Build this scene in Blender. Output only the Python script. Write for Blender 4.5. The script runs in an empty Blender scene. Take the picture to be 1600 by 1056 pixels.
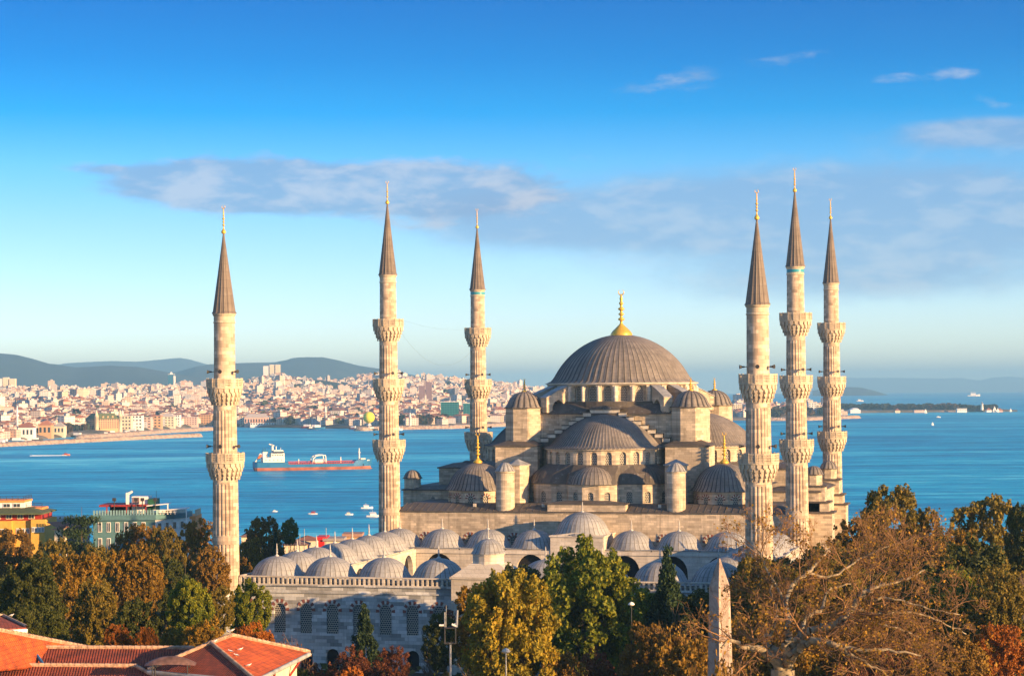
import bpy, math, random
import numpy as np
from mathutils import Vector, Matrix
R=math.radians; PI=math.pi; sin=math.sin; cos=math.cos
random.seed(7); rng=np.random.default_rng(7)
C=bpy.context.scene.collection; S=bpy.context.scene
# ---------------------------------------------------------------- camera
F,HY,ROLL,YAW,CX,CY=3314.76,604.4,0.0072,0.2472,77.128,-288.862
CZ=39.0
cam=bpy.data.objects.new('camera',bpy.data.cameras.new('camera')); C.objects.link(cam); S.camera=cam
cam.data.sensor_width=36; cam.data.lens=F/1600*36; cam.data.shift_y=(HY-528)/1600
cam.data.clip_start=1; cam.data.clip_end=120000
cam.matrix_world=Matrix.Translation((CX,CY,CZ))@Matrix.Rotation(YAW,4,'Z')@Matrix.Rotation(R(90),4,'X')@Matrix.Rotation(-ROLL,4,'Z')
# ---------------------------------------------------------------- light
SUN_AZ=R(70); SUN_EL=R(11)
sdir=Vector((sin(SUN_AZ)*cos(SUN_EL),-cos(SUN_AZ)*cos(SUN_EL),sin(SUN_EL)))
sl=bpy.data.lights.new('sun','SUN'); sl.energy=5.0; sl.angle=R(0.5); sl.color=(1.0,0.62,0.28)
so=bpy.data.objects.new('sun',sl); C.objects.link(so); so.rotation_euler=sdir.to_track_quat('Z','Y').to_euler(); so.location=(200,-300,300)
S.view_settings.view_transform='Standard'; S.view_settings.look='None'; S.view_settings.gamma=1; S.view_settings.exposure=1.3
W=bpy.data.worlds.new('World'); S.world=W; W.use_nodes=True
def ray(px,py):
    U=px-800;V=py-528;cr,sr=cos(ROLL),sin(ROLL)
    u=U*cr-V*sr; v=U*sr+V*cr
    X=u/F; zz=-(v-(HY-528))/F; c,s=cos(YAW),sin(YAW)
    return Vector((X*c-s,X*s+c,zz))
def at(px,py,D): return Vector((CX,CY,CZ))+ray(px,py)*D          # the point at depth D seen at a pixel of the photo
def depth_on(py,px,z,it=1):                                       # depth at which the ray meets level z
    return (z-CZ)/ray(px,py).z
def azel(px,py):
    d=ray(px,py).normalized(); return math.atan2(d.x,d.y),math.asin(d.z)
class NT:
    def __init__(s,nt): s.nt=nt; s.L=nt.links
    def n(s,t,**k):
        x=s.nt.nodes.new('ShaderNode'+t)
        for a,b in k.items():
            if a.startswith('_'): continue
            setattr(x,a,b)
        return x
    def put(s,sock,v):
        if isinstance(v,bpy.types.NodeSocket): s.L.new(v,sock)
        elif v is not None:
            try: sock.default_value=v
            except Exception: sock.default_value=(v,v,v)
    def m(s,op,a,b=None,c=None,clamp=False):
        x=s.n('Math',operation=op,use_clamp=clamp)
        for i,v in enumerate((a,b,c)):
            if v is not None: s.put(x.inputs[i],v)
        return x.outputs[0]
    def vm(s,op,a,b=None):
        x=s.n('VectorMath',operation=op); s.put(x.inputs[0],a)
        if b is not None: s.put(x.inputs[1],b)
        return x.outputs[0]
    def mix(s,f,a,b,bt='MIX'):
        x=s.n('Mix',data_type='RGBA',blend_type=bt); s.put(x.inputs[0],f); s.put(x.inputs[6],a); s.put(x.inputs[7],b); return x.outputs[2]
    def noise(s,v,sc,det=3,rough=.5,dist=0):
        x=s.n('TexNoise'); s.put(x.inputs['Vector'],v); x.inputs['Scale'].default_value=sc; x.inputs['Detail'].default_value=det
        x.inputs['Roughness'].default_value=rough; x.inputs['Distortion'].default_value=dist; return x.outputs['Fac']
    def ramp(s,f,stops,interp='LINEAR'):
        x=s.n('ValToRGB'); s.put(x.inputs[0],f); cr=x.color_ramp; cr.interpolation=interp
        while len(cr.elements)<len(stops): cr.elements.new(.5)
        for e,(p,c) in zip(cr.elements,stops): e.position=p; e.color=(c[0],c[1],c[2],1) if not isinstance(c,(int,float)) else (c,c,c,1)
        return x.outputs[0]
    def mr(s,v,a,b,c=0,d=1,smooth=False):
        x=s.n('MapRange'); x.clamp=True
        if smooth: x.interpolation_type='SMOOTHSTEP'
        s.put(x.inputs[0],v)
        for i,k in enumerate((a,b,c,d)): s.put(x.inputs[1+i],k)
        return x.outputs[0]
    def sep(s,v):
        x=s.n('SeparateXYZ'); s.put(x.inputs[0],v); return x.outputs
    def comb(s,a,b,c):
        x=s.n('CombineXYZ'); s.put(x.inputs[0],a); s.put(x.inputs[1],b); s.put(x.inputs[2],c); return x.outputs[0]
# world
nt=W.node_tree; nt.nodes.clear(); w=NT(nt)
out=w.n('OutputWorld'); bg=w.n('Background'); bg.inputs[1].default_value=0.12
tc=w.n('TexCoord').outputs['Generated']
sx,sy,sz=w.sep(tc)[0:3]
zc=w.m('MAXIMUM',sz,0.0)
sk=w.n('TexSky',sky_type='NISHITA',sun_disc=False,sun_elevation=SUN_EL,sun_rotation=PI-SUN_AZ,altitude=50,air_density=1.0,dust_density=0.6,ozone_density=3.0)
skv=w.comb(sx,sy,w.m('ADD',w.m('MULTIPLY',zc,2.2),.02))
w.L.new(w.vm('NORMALIZE',skv),sk.inputs[0])
tint=w.ramp(w.mr(zc,0,.20),[(0,(1.75,1.32,1.12)),(.15,(1.42,1.18,1.08)),(.38,(.86,1.0,1.02)),(.52,(.45,.92,1.08)),(.64,(.04,.72,1.02)),(.76,(.0,.55,.92)),(.9,(.0,.44,.84)),(1,(.0,.39,.76))])
tint=w.mix(w.mr(zc,.20,.45),tint,(1.15,1.28,1.34,1)); skyc=w.mix(1.0,sk.outputs[0],tint,'MULTIPLY')
az=w.m('ARCTAN2',sx,sy); el=w.m('ARCSINE',sz)
def blob(px,py,wx,wy,amp=1,tilt=0):
    a,e=azel(px,py); da=w.m('SUBTRACT',az,a); de=w.m('SUBTRACT',el,e)
    if tilt: de=w.m('SUBTRACT',de,w.m('MULTIPLY',da,tilt))
    q=w.m('ADD',w.m('POWER',w.m('DIVIDE',da,wx/F),2.0),w.m('POWER',w.m('DIVIDE',de,wy/F),2.0))
    return w.m('MULTIPLY',w.m('EXPONENT',w.m('MULTIPLY',q,-1.0)),amp)
cv=w.comb(w.m('MULTIPLY',az,F/100),w.m('MULTIPLY',el,F/38),0.3)
n1=w.noise(cv,0.5,8,.56,.4); n2=w.noise(w.vm('ADD',cv,(3.1,7.7,2)),1.1,6,.55,.2)
def tot(bs):
    t=bs[0]
    for b in bs[1:]: t=w.m('ADD',t,b)
    return t
lump=tot([blob(330,285,160,30,.68),blob(560,290,260,42,.5),blob(720,300,150,34,.6),blob(480,300,380,50,.25),blob(980,142,60,13,.30),blob(1095,120,80,18,.32,.1),blob(1210,92,60,14,.30,.05),blob(1400,122,46,10,.24),blob(1500,117,40,12,.34),blob(1570,165,60,16,.35,-.3),blob(150,264,80,9,.3),blob(400,310,120,22,.35),blob(1310,80,60,10,.25)])
band=tot([blob(1050,330,460,70,.8,-.03),blob(1450,340,330,110,.9,.03),blob(1560,205,130,20,1.1),blob(850,360,200,40,.45),blob(1300,440,400,40,.35),blob(560,460,500,26,.16),blob(250,520,500,24,.13)])
n3=w.noise(w.vm('ADD',cv,(9.1,1.7,5)),2.6,6,.6,.4); dn=w.m('ADD',w.m('ADD',w.m('MULTIPLY',n1,.50),w.m('MULTIPLY',n2,.28)),w.m('MULTIPLY',n3,.22))
c1=w.mr(w.m('ADD',dn,w.m('MULTIPLY',lump,.62)),.62,.84,0,.75,True)
c2=w.mr(w.m('ADD',w.m('MULTIPLY',dn,.6),w.m('MULTIPLY',band,.6)),.44,.82,0,.72,True)
lit=w.mr(n2,.42,.66,0,1,True)
shc=w.mix(lit,(.95,1.5,2.4,1),(2.0,2.15,2.6,1))
skyc=w.mix(c2,skyc,w.mix(w.m('MULTIPLY',lit,.75),(.95,1.55,2.5,1),(1.8,2.1,2.65,1)))
skyc=w.mix(c1,skyc,shc)
w.L.new(skyc,bg.inputs[0]); w.L.new(bg.outputs[0],out.inputs[0])

# ---------------------------------------------------------------- helpers
def tag(o,label=None,cat=None,group=None,kind=None):
    if label: o['label']=label
    if cat: o['category']=cat
    if group: o['group']=group
    if kind: o['kind']=kind
    return o
def empty(name,loc=(0,0,0),rz=0):
    o=bpy.data.objects.new(name,None); C.objects.link(o); o.location=loc; o.rotation_euler=(0,0,rz); o.empty_display_size=.5; return o
def inst(name,mesh,parent=None,loc=(0,0,0),rz=0,sc=None):
    o=bpy.data.objects.new(name,mesh); C.objects.link(o); o.parent=parent; o.location=loc; o.rotation_euler=(0,0,rz)
    if sc is not None: o.scale=(sc,sc,sc) if isinstance(sc,(int,float)) else sc
    return o
def copy_tree(o,parent=None):
    c=o.copy(); C.objects.link(c); c.parent=parent
    for ch in list(o.children): copy_tree(ch,c)
    return c
class MB:
    def __init__(s): s.v=[]; s.f=[]; s.m=[]; s.sm=[]
    def add(s,vs,fs,m=0,smooth=False):
        b=len(s.v); s.v.extend([tuple(v) for v in vs]); s.f.extend([tuple(i+b for i in f) for f in fs]); s.m.extend([m]*len(fs)); s.sm.extend([smooth]*len(fs)); return s
    def box(s,x0,x1,y0,y1,z0,z1,m=0):
        return s.add([(x0,y0,z0),(x1,y0,z0),(x1,y1,z0),(x0,y1,z0),(x0,y0,z1),(x1,y0,z1),(x1,y1,z1),(x0,y1,z1)],
          [(0,3,2,1),(4,5,6,7),(0,1,5,4),(1,2,6,5),(2,3,7,6),(3,0,4,7)],m)
    def obox(s,c,hx,hy,z0,z1,a,m=0,taper=1):
        vs=[]
        for z,t in ((z0,1),(z1,taper)):
            for dx,dy in ((-hx,-hy),(hx,-hy),(hx,hy),(-hx,hy)):
                dx*=t;dy*=t; vs.append((c[0]+dx*cos(a)-dy*sin(a),c[1]+dx*sin(a)+dy*cos(a),z))
        return s.add(vs,[(0,3,2,1),(4,5,6,7),(0,1,5,4),(1,2,6,5),(2,3,7,6),(3,0,4,7)],m)
    def prism(s,poly,z0,z1,m=0,mt=None,top=None):
        n=len(poly); top=top or poly
        vs=[(p[0],p[1],z0) for p in poly]+[(p[0],p[1],z1) for p in top]
        s.add(vs,[(i,(i+1)%n,n+(i+1)%n,n+i) for i in range(n)],m)
        s.add([(p[0],p[1],z1) for p in top],[tuple(range(n))],m if mt is None else mt)
        return s.add([(p[0],p[1],z0) for p in poly],[tuple(range(n))[::-1]],m)
    def lathe(s,prof,n,c=(0,0,0),m=0,a0=0,a1=2*PI,mod=None,smooth=True,ms=None):
        full=abs(a1-a0-2*PI)<1e-6; k=n if full else n+1; vs=[];fs=[]
        for j,(r,z) in enumerate(prof):
            for i in range(k):
                a=a0+(a1-a0)*i/n; rr=r*(mod(i,j) if mod else 1); vs.append((c[0]+rr*cos(a),c[1]+rr*sin(a),c[2]+z))
        for j in range(len(prof)-1):
            for i in range(n):
                i2=(i+1)%k; fs.append((j*k+i,j*k+i2,(j+1)*k+i2,(j+1)*k+i))
        return s.add(vs,fs,m,smooth)
    def tube(s,p0,p1,r0,r1,n=6,m=0,smooth=True,cap=False):
        p0=Vector(p0);p1=Vector(p1);d=(p1-p0)
        if d.length<1e-6: return s
        d.normalize(); u=d.orthogonal().normalized(); v=d.cross(u)
        vs=[p0+(u*cos(2*PI*i/n)+v*sin(2*PI*i/n))*r0 for i in range(n)]+[p1+(u*cos(2*PI*i/n)+v*sin(2*PI*i/n))*r1 for i in range(n)]
        fs=[(i,(i+1)%n,n+(i+1)%n,n+i) for i in range(n)]
        s.add(vs,fs,m,smooth)
        if cap: s.add(vs[:n],[tuple(range(n))[::-1]],m); s.add(vs[n:],[tuple(range(n))],m)
        return s
    def ball(s,c,r,m=0,n=8,k=5,sz=1):
        pr=[(max(r*sin(PI*j/k),.001),-r*sz*cos(PI*j/k)) for j in range(k+1)]
        return s.lathe(pr,n,c,m)
    def quad(s,a,b,c,d,m=0): return s.add([a,b,c,d],[(0,1,2,3)],m)
    def mesh(s,name,mats):
        me=bpy.data.meshes.new(name); me.from_pydata(s.v,[],s.f)
        for x in (mats if isinstance(mats,(list,tuple)) else [mats]): me.materials.append(x)
        me.polygons.foreach_set('material_index',s.m); me.polygons.foreach_set('use_smooth',s.sm); me.update(); return me
    def build(s,name,mats,parent=None,loc=(0,0,0),rz=0): return inst(name,s.mesh(name,mats),parent,loc,rz)
# a wall panel along u (horizontal) with an arched opening; o = lower-left corner, nrm = outward
def bay(mb,o,u,nrm,wd,h,ow,sill,spring,depth,m=0,pointed=0,back=None,mr=None,seg=8,jamb=None):
    o=Vector(o);u=Vector(u).normalized();nv=Vector(nrm).normalized();Z=Vector((0,0,1)); mr=m if mr is None else mr
    cx=wd/2; r=ow/2; rise=r*(1+pointed)
    def P(x,z,d=0): return o+u*x+Z*z-nv*d
    arch=[(cx-r*cos(PI*i/seg),spring+rise*(sin(PI*i/seg)**(1 if not pointed else .85))) for i in range(seg+1)]
    if sill>0: mb.quad(P(0,0),P(wd,0),P(wd,sill),P(0,sill),m)
    mb.quad(P(0,sill),P(cx-r,sill),P(cx-r,spring),P(0,spring),m); mb.quad(P(cx+r,sill),P(wd,sill),P(wd,spring),P(cx+r,spring),m)
    mb.quad(P(0,spring),P(*arch[0]),P(0,h),P(0,h),m) if False else mb.add([P(0,spring),P(*arch[0]),P(arch[0][0],h),P(0,h)],[(0,1,2,3)],m)
    mb.add([P(*arch[-1]),P(wd,spring),P(wd,h),P(arch[-1][0],h)],[(0,1,2,3)],m)
    for i in range(seg):
        a,b=arch[i],arch[i+1]; mb.quad(P(*a),P(*b),P(b[0],h),P(a[0],h),m)
    path=[(cx-r,sill)]+arch+[(cx+r,sill)]
    for a,b in zip(path,path[1:]): mb.quad(P(*a),P(a[0],a[1],depth),P(b[0],b[1],depth),P(*b),mr)
    mb.quad(P(cx-r,sill),P(cx+r,sill),P(cx+r,sill,depth),P(cx-r,sill,depth),mr)
    if back is not None:
        mb.add([P(x,z,depth) for x,z in path],[tuple(range(len(path)))[::-1]],back)
# ---------------------------------------------------------------- materials
def newmat(name):
    m=bpy.data.materials.new(name); m.use_nodes=True; t=NT(m.node_tree); b=m.node_tree.nodes['Principled BSDF']; return m,t,b
def bump(t,b,h,st=.3,d=.05):
    x=t.n('Bump'); x.inputs['Strength'].default_value=st; x.inputs['Distance'].default_value=d; t.L.new(h,x.inputs['Height']); t.L.new(x.outputs[0],b.inputs['Normal'])
def plain(name,col,rough=.7,metal=0,var=.25,sc=1.5,spec=.3,emit=None):
    m,t,b=newmat(name); o=t.n('TexCoord').outputs['Object']
    n=t.noise(o,sc,4,.6); k=t.mr(n,.3,.7,1-var,1+var)
    t.L.new(t.mix(1.0,(*col,1),t.comb(k,k,k),'MULTIPLY'),b.inputs['Base Color'])
    b.inputs['Roughness'].default_value=rough; b.inputs['Metallic'].default_value=metal; b.inputs['Specular IOR Level'].default_value=spec
    if emit: b.inputs['Emission Color'].default_value=(*emit,1); b.inputs['Emission Strength'].default_value=1
    return m
def stone(name,c1,c2,bw=1.1,bh=.42,round_r=None,stain=.5,mortar=.02,blk=.55):
    m,t,b=newmat(name); o=t.n('TexCoord').outputs['Object']; x,y,z=t.sep(o)[0:3]
    if round_r: u=t.m('MULTIPLY',t.m('ARCTAN2',y,x),round_r)
    else: u=t.m('ADD',x,y)
    v=t.comb(u,z,0)
    br=t.n('TexBrick'); t.put(br.inputs['Vector'],v); br.inputs['Scale'].default_value=1; br.inputs['Brick Width'].default_value=bw; br.inputs['Row Height'].default_value=bh
    br.inputs['Mortar Size'].default_value=mortar; br.inputs['Mortar Smooth'].default_value=.3; br.inputs['Bias'].default_value=0
    br.inputs['Color1'].default_value=(*c1,1); br.inputs['Color2'].default_value=(*c2,1); br.inputs['Mortar'].default_value=tuple(a*.62 for a in c1)+(1,)
    br.offset=.37
    # a second, coarser patchwork of replaced blocks
    wn=t.n('TexWhiteNoise'); wn.noise_dimensions='2D'; t.put(wn.inputs['Vector'],t.comb(t.m('FLOOR',t.m('DIVIDE',t.m('ADD',u,t.m('MULTIPLY',t.m('FLOOR',t.m('DIVIDE',z,bh)),.53)),bw*1.4)),t.m('FLOOR',t.m('DIVIDE',z,bh)),0))
    k=t.mr(wn.outputs[0],0,1,1-blk*.45,1+blk*.28)
    col=t.mix(1.0,br.outputs[0],t.comb(k,k,t.m('MULTIPLY',k,1.0)),'MULTIPLY')
    big=t.noise(o,.16,5,.65); bm=t.mr(big,.35,.72,1.08,.72)
    streak=t.noise(t.vm('MULTIPLY',o,(1.3,1.3,.09)),1.0,5,.6); sm=t.mr(streak,.52,.75,0,stain)
    col=t.mix(1.0,col,t.comb(bm,bm,bm),'MULTIPLY')
    col=t.mix(sm,col,(.10,.085,.065,1))
    fine=t.noise(o,3.2,4,.7); col=t.mix(t.mr(fine,.55,.8,0,.35),col,(.16,.13,.09,1))
    t.L.new(col,b.inputs['Base Color']); b.inputs['Roughness'].default_value=.88; b.inputs['Specular IOR Level'].default_value=.2
    bump(t,b,t.m('ADD',t.m('MULTIPLY',br.outputs['Fac'],-.6),fine),.5,.05)
    return m
def leadm(name,col,rings=True,light=.0):
    m,t,b=newmat(name); o=t.n('TexCoord').outputs['Object']; x,y,z=t.sep(o)[0:3]
    n=t.noise(o,.35,5,.65); n2=t.noise(t.vm('MULTIPLY',o,(2.2,2.2,.25)),1,4,.6)
    k=t.m('MULTIPLY',t.mr(n,.3,.7,.75,1.25),t.mr(n2,.3,.75,1.15,.75))
    col4=t.mix(1.0,(*col,1),t.comb(k,k,k),'MULTIPLY')
    if rings:
        fr=t.m('FRACT',t.m('DIVIDE',t.m('ADD',z,t.m('MULTIPLY',n,.15)),1.15)); ln=t.mr(fr,0,.07,1,0)
        col4=t.mix(t.m('MULTIPLY',ln,.55),col4,(.035,.033,.033,1))
    col4=t.mix(t.mr(t.noise(o,1.1,4,.7),.58,.75,0,.35+light),col4,(.42,.42,.43,1))
    t.L.new(col4,b.inputs['Base Color']); b.inputs['Roughness'].default_value=.62; b.inputs['Metallic'].default_value=0.0; b.inputs['Specular IOR Level'].default_value=.35
    bump(t,b,n2,.3,.04); return m
M={}
M['hall']=stone('hall_limestone',(.66,.54,.40),(.50,.41,.31),1.1,.42,blk=.6)
M['court']=stone('courtyard_marble',(.60,.59,.56),(.50,.50,.49),1.25,.5,stain=.35,blk=1.1)
M['shaft']=stone('minaret_stone',(.67,.53,.40),(.52,.40,.30),.95,.5,round_r=1.8,stain=.6,blk=.75,mortar=.015)
M['carved']=stone('carved_stone',(.68,.56,.42),(.56,.46,.34),.8,.9,stain=.3,blk=.3)
M['trim']=stone('pale_trim_stone',(.68,.61,.51),(.60,.53,.44),1.3,.55,stain=.3,blk=.3)
M['lead']=leadm('weathered_lead',(.20,.175,.155))
M['leadroof']=leadm('dark_lead_roof',(.095,.08,.068),False,.1)
M['leadlight']=leadm('pale_lead',(.30,.30,.30),True,.1)
M['seam']=plain('lead_seam',(.045,.042,.042),.7,var=.3)
M['seamlight']=plain('pale_lead_seam',(.15,.14,.135),.7,var=.3)
M['spire']=leadm('spire_lead',(.16,.13,.11))
M['gold']=plain('gilded_copper',(.78,.47,.07),.38,.45,.15,3,.6)
M['stonefinial']=plain('marble_finial',(.5,.48,.45),.7,var=.2)
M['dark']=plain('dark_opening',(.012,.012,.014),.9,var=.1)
M['iron']=plain('dark_iron',(.04,.04,.045),.6,var=.2)
M['shade']=M['dark']
M['redstone']=plain('red_voussoir',(.24,.085,.06),.85,var=.3,sc=4)
M['whitest']=plain('white_voussoir',(.6,.56,.5),.85,var=.2,sc=4)
M['tileblue']=plain('blue_glazed_tile',(.04,.28,.36),.35,var=.3,sc=5)
def lattice():
    m,t,b=newmat('pierced_window_lattice'); o=t.n('TexCoord').outputs['Object']; x,y,z=t.sep(o)[0:3]
    row=t.m('DIVIDE',z,.30); odd=t.m('MULTIPLY',t.m('MODULO',t.m('FLOOR',row),2.0),.5)
    u=t.m('SUBTRACT',t.m('FRACT',t.m('ADD',t.m('DIVIDE',x,.34),odd)),.5); v=t.m('SUBTRACT',t.m('FRACT',row),.5)
    d=t.m('ADD',t.m('MULTIPLY',u,u),t.m('MULTIPLY',v,v)); hole=t.mr(d,.13,.17,1,0)
    t.L.new(t.mix(hole,(.40,.37,.31,1),(.010,.012,.018,1)),b.inputs['Base Color']); b.inputs['Roughness'].default_value=.7; return m
M['lattice']=lattice()
# ---------------------------------------------------------------- architectural pieces
def dome_prof(Rr,H,flare=1.08,k=14,shp=None):
    pr=[(Rr*flare,-.03*H)]
    for i in range(k+1):
        t=PI/2*i/k
        if shp:
            u=math.cos(t); pr.append((max(Rr*u+(flare-1)*Rr*math.exp(-t*9),.02),H*(1-u**2)**shp)); continue
        r=Rr*cos(t)+(flare-1)*Rr*math.exp(-t*9); pr.append((max(r,.02),H*sin(t)))
    return pr
def ribmod(n,amp,seg=4):
    return lambda i,j: 1+amp if i%seg==0 else 1.0
def goremod(amp,seg=4):
    return lambda i,j: 1+amp*[0,.75,1,.75][i%4]
def dome_mb(Rr,H,ribs,amp=.012,flare=1.08,a0=0,a1=2*PI,c=(0,0,0),gore=False,m=0,k=14,shp=None):
    mb=MB(); part=(a1-a0)/(2*PI); nn=max(8,int(round(ribs*part)))*4
    sg=4 if gore else 5; nn=nn//4*sg; prf=dome_prof(Rr,H,flare,k,shp)
    mb.lathe(prf,nn,c,m,a0,a1,goremod(amp) if gore else (lambda i,j:[1+amp,1+amp*.2,1,1,1+amp*.2][i%5]))
    for j in range(len(prf)-1):
        for i in range(nn):
            if i%sg==0 and j<k-1: mb.m[j*nn+i]=1
    return mb
def finial_mb(h,r,bulb=False,crescent=True,n=12):
    mb=MB(); pr=[]
    if bulb: pr=[(r,0),(r*1.02,.03*h),(r*.85,.09*h),(r*.5,.17*h),(r*.22,.23*h),(r*.13,.26*h)]; z0=.26
    else: pr=[(r*.75,-.02*h),(r,.04*h),(r*.9,.07*h),(r*.35,.14*h),(r*.22,.2*h)]; z0=.2
    def blb(z,rr,hh):
        return [(r*.12 if bulb else r*.2,(z-hh)*h),(rr,(z-hh*.35)*h),(rr,(z+hh*.35)*h),(r*.12 if bulb else r*.2,(z+hh)*h)]
    q=.30 if bulb else .55
    for z,s_,hh in ((z0+.09,q,.035),(z0+.2,q*.85,.03),(z0+.31,q*1.0,.035),(z0+.43,q*.7,.028),(z0+.53,q*.5,.022)): pr+=blb(z,r*s_,hh)
    pr+=[(r*.07 if bulb else r*.13,.86*h if crescent else .95*h),(.01,.9*h if crescent else h)]
    mb.lathe(pr,n,m=0,mod=(lambda i,j:1-.1*(i%2) if j<4 else 1) if bulb else None)
    if crescent:
        cr=h*.06; pts=[(cr*cos(a),0,.93*h+cr*sin(a)) for a in np.linspace(-PI*1.38,PI*.38,13)]
        for i in range(12):
            w_=h*.012*math.sin(PI*(i+.5)/12)+.012
            mb.tube(pts[i],pts[i+1],w_,w_,5)
    return mb
def win_mesh(w,h,pointed=0,frame=.10,vous=False,vd=0,seg=10,name='window',proud=.05):
    mb=MB(); r=w/2; rise=r*(1+pointed)
    arch=[(-r*cos(PI*i/seg),h+rise*sin(PI*i/seg)**(1 if not pointed else .85)) for i in range(seg+1)]
    path=[(-r,0)]+arch+[(r,0)]
    mb.add([(x,0,z) for x,z in path],[tuple(range(len(path)))[::-1]],0)
    def off(p,d):
        x,z=p
        if z<=h+1e-6: return (x+math.copysign(d,x),z if z>0 else -d)
        l=math.hypot(x,z-h) or 1; return (x+x/l*d,z+(z-h)/l*d)
    for a,b in zip(path,path[1:]+path[:1]):
        A,B=off(a,frame),off(b,frame)
        mb.add([(a[0],-proud,a[1]),(b[0],-proud,b[1]),(B[0],-proud,B[1]),(A[0],-proud,A[1])],[(0,3,2,1)],1)
        mb.add([(A[0],-proud,A[1]),(B[0],-proud,B[1]),(B[0],.02,B[1]),(A[0],.02,A[1])],[(0,3,2,1)],1)
        mb.add([(a[0],-proud,a[1]),(b[0],-proud,b[1]),(b[0],.0,b[1]),(a[0],.0,a[1])],[(0,1,2,3)],1)
    if vous:
        ns=11
        for i in range(ns):
            a0=PI*i/ns-.12+.24*i/ns; a1=PI*(i+1)/ns-.12+.24*(i+1)/ns
            g=.04 if i%2 else 0; ro=r+frame+(.50 if i%2==0 else .42)*(1 if w>1 else .8)
            q=[(-(r+frame)*cos(a0+g),h+(r+frame)*sin(a0+g)*(1+pointed)),(-(r+frame)*cos(a1-g),h+(r+frame)*sin(a1-g)*(1+pointed)),(-ro*cos(a1-g),h+ro*sin(a1-g)*(1+pointed*.8)),(-ro*cos(a0+g),h+ro*sin(a0+g)*(1+pointed*.8))]
            p=vd+proud*.8+(.02 if i%2==0 else 0)
            mb.add([(x,-p,z) for x,z in q],[(0,3,2,1)],2 if i%2==0 else 3)
            mb.add([(x,-p,z) for x,z in q[2:]]+[(x,.01-vd,z) for x,z in q[2:]],[(0,1,3,2)],2 if i%2==0 else 3)
    return mb.mesh(name,[M['lattice'],M['trim'],M['redstone'],M['whitest']])
def seg_wall(mb,pts,z0,z1,ow,sill,spring,depth,wins,mod=None,pointed=0,minlen=1.6,every=None,m=0,flip=False):
    """polygonal wall through pts; arched openings where a side is long enough; wins collects (x,y,z,rz)"""
    for i,(a,b) in enumerate(zip(pts,pts[1:])):
        a=Vector((a[0],a[1],z0));b=Vector((b[0],b[1],z0)); u=(b-a); L=u.length; u.normalize(); nrm=Vector((u.y,-u.x,0))
        k=1 if every is None else max(1,int(round(L/every)))
        if L<minlen: mb.quad(a,b,b+Vector((0,0,z1-z0)),a+Vector((0,0,z1-z0)),m); continue
        for q in range(k):
            o=a+u*(L*q/k)
            bay(mb,o,u,nrm,L/k,z1-z0,ow,sill,spring,depth,m,pointed)
            c=o+u*(L/k/2)-nrm*(depth-.06)
            wins.append((c.x,c.y,z0+sill,math.atan2(u.y,u.x)))
def poly(c,r,n,a0=0,a1=2*PI,closed=True,ph=0):
    full=abs(a1-a0-2*PI)<1e-6
    return [(c[0]+r*cos(a0+(a1-a0)*i/n+ph),c[1]+r*sin(a0+(a1-a0)*i/n+ph)) for i in range(n if full and not closed else n+1)]
def place_windows(parent,mesh,wins,name='window',label=None):
    for x,y,z,rz in wins:
        o=inst(name,mesh,parent,(x,y,z),rz)
        if label: o['label']=label
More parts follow.
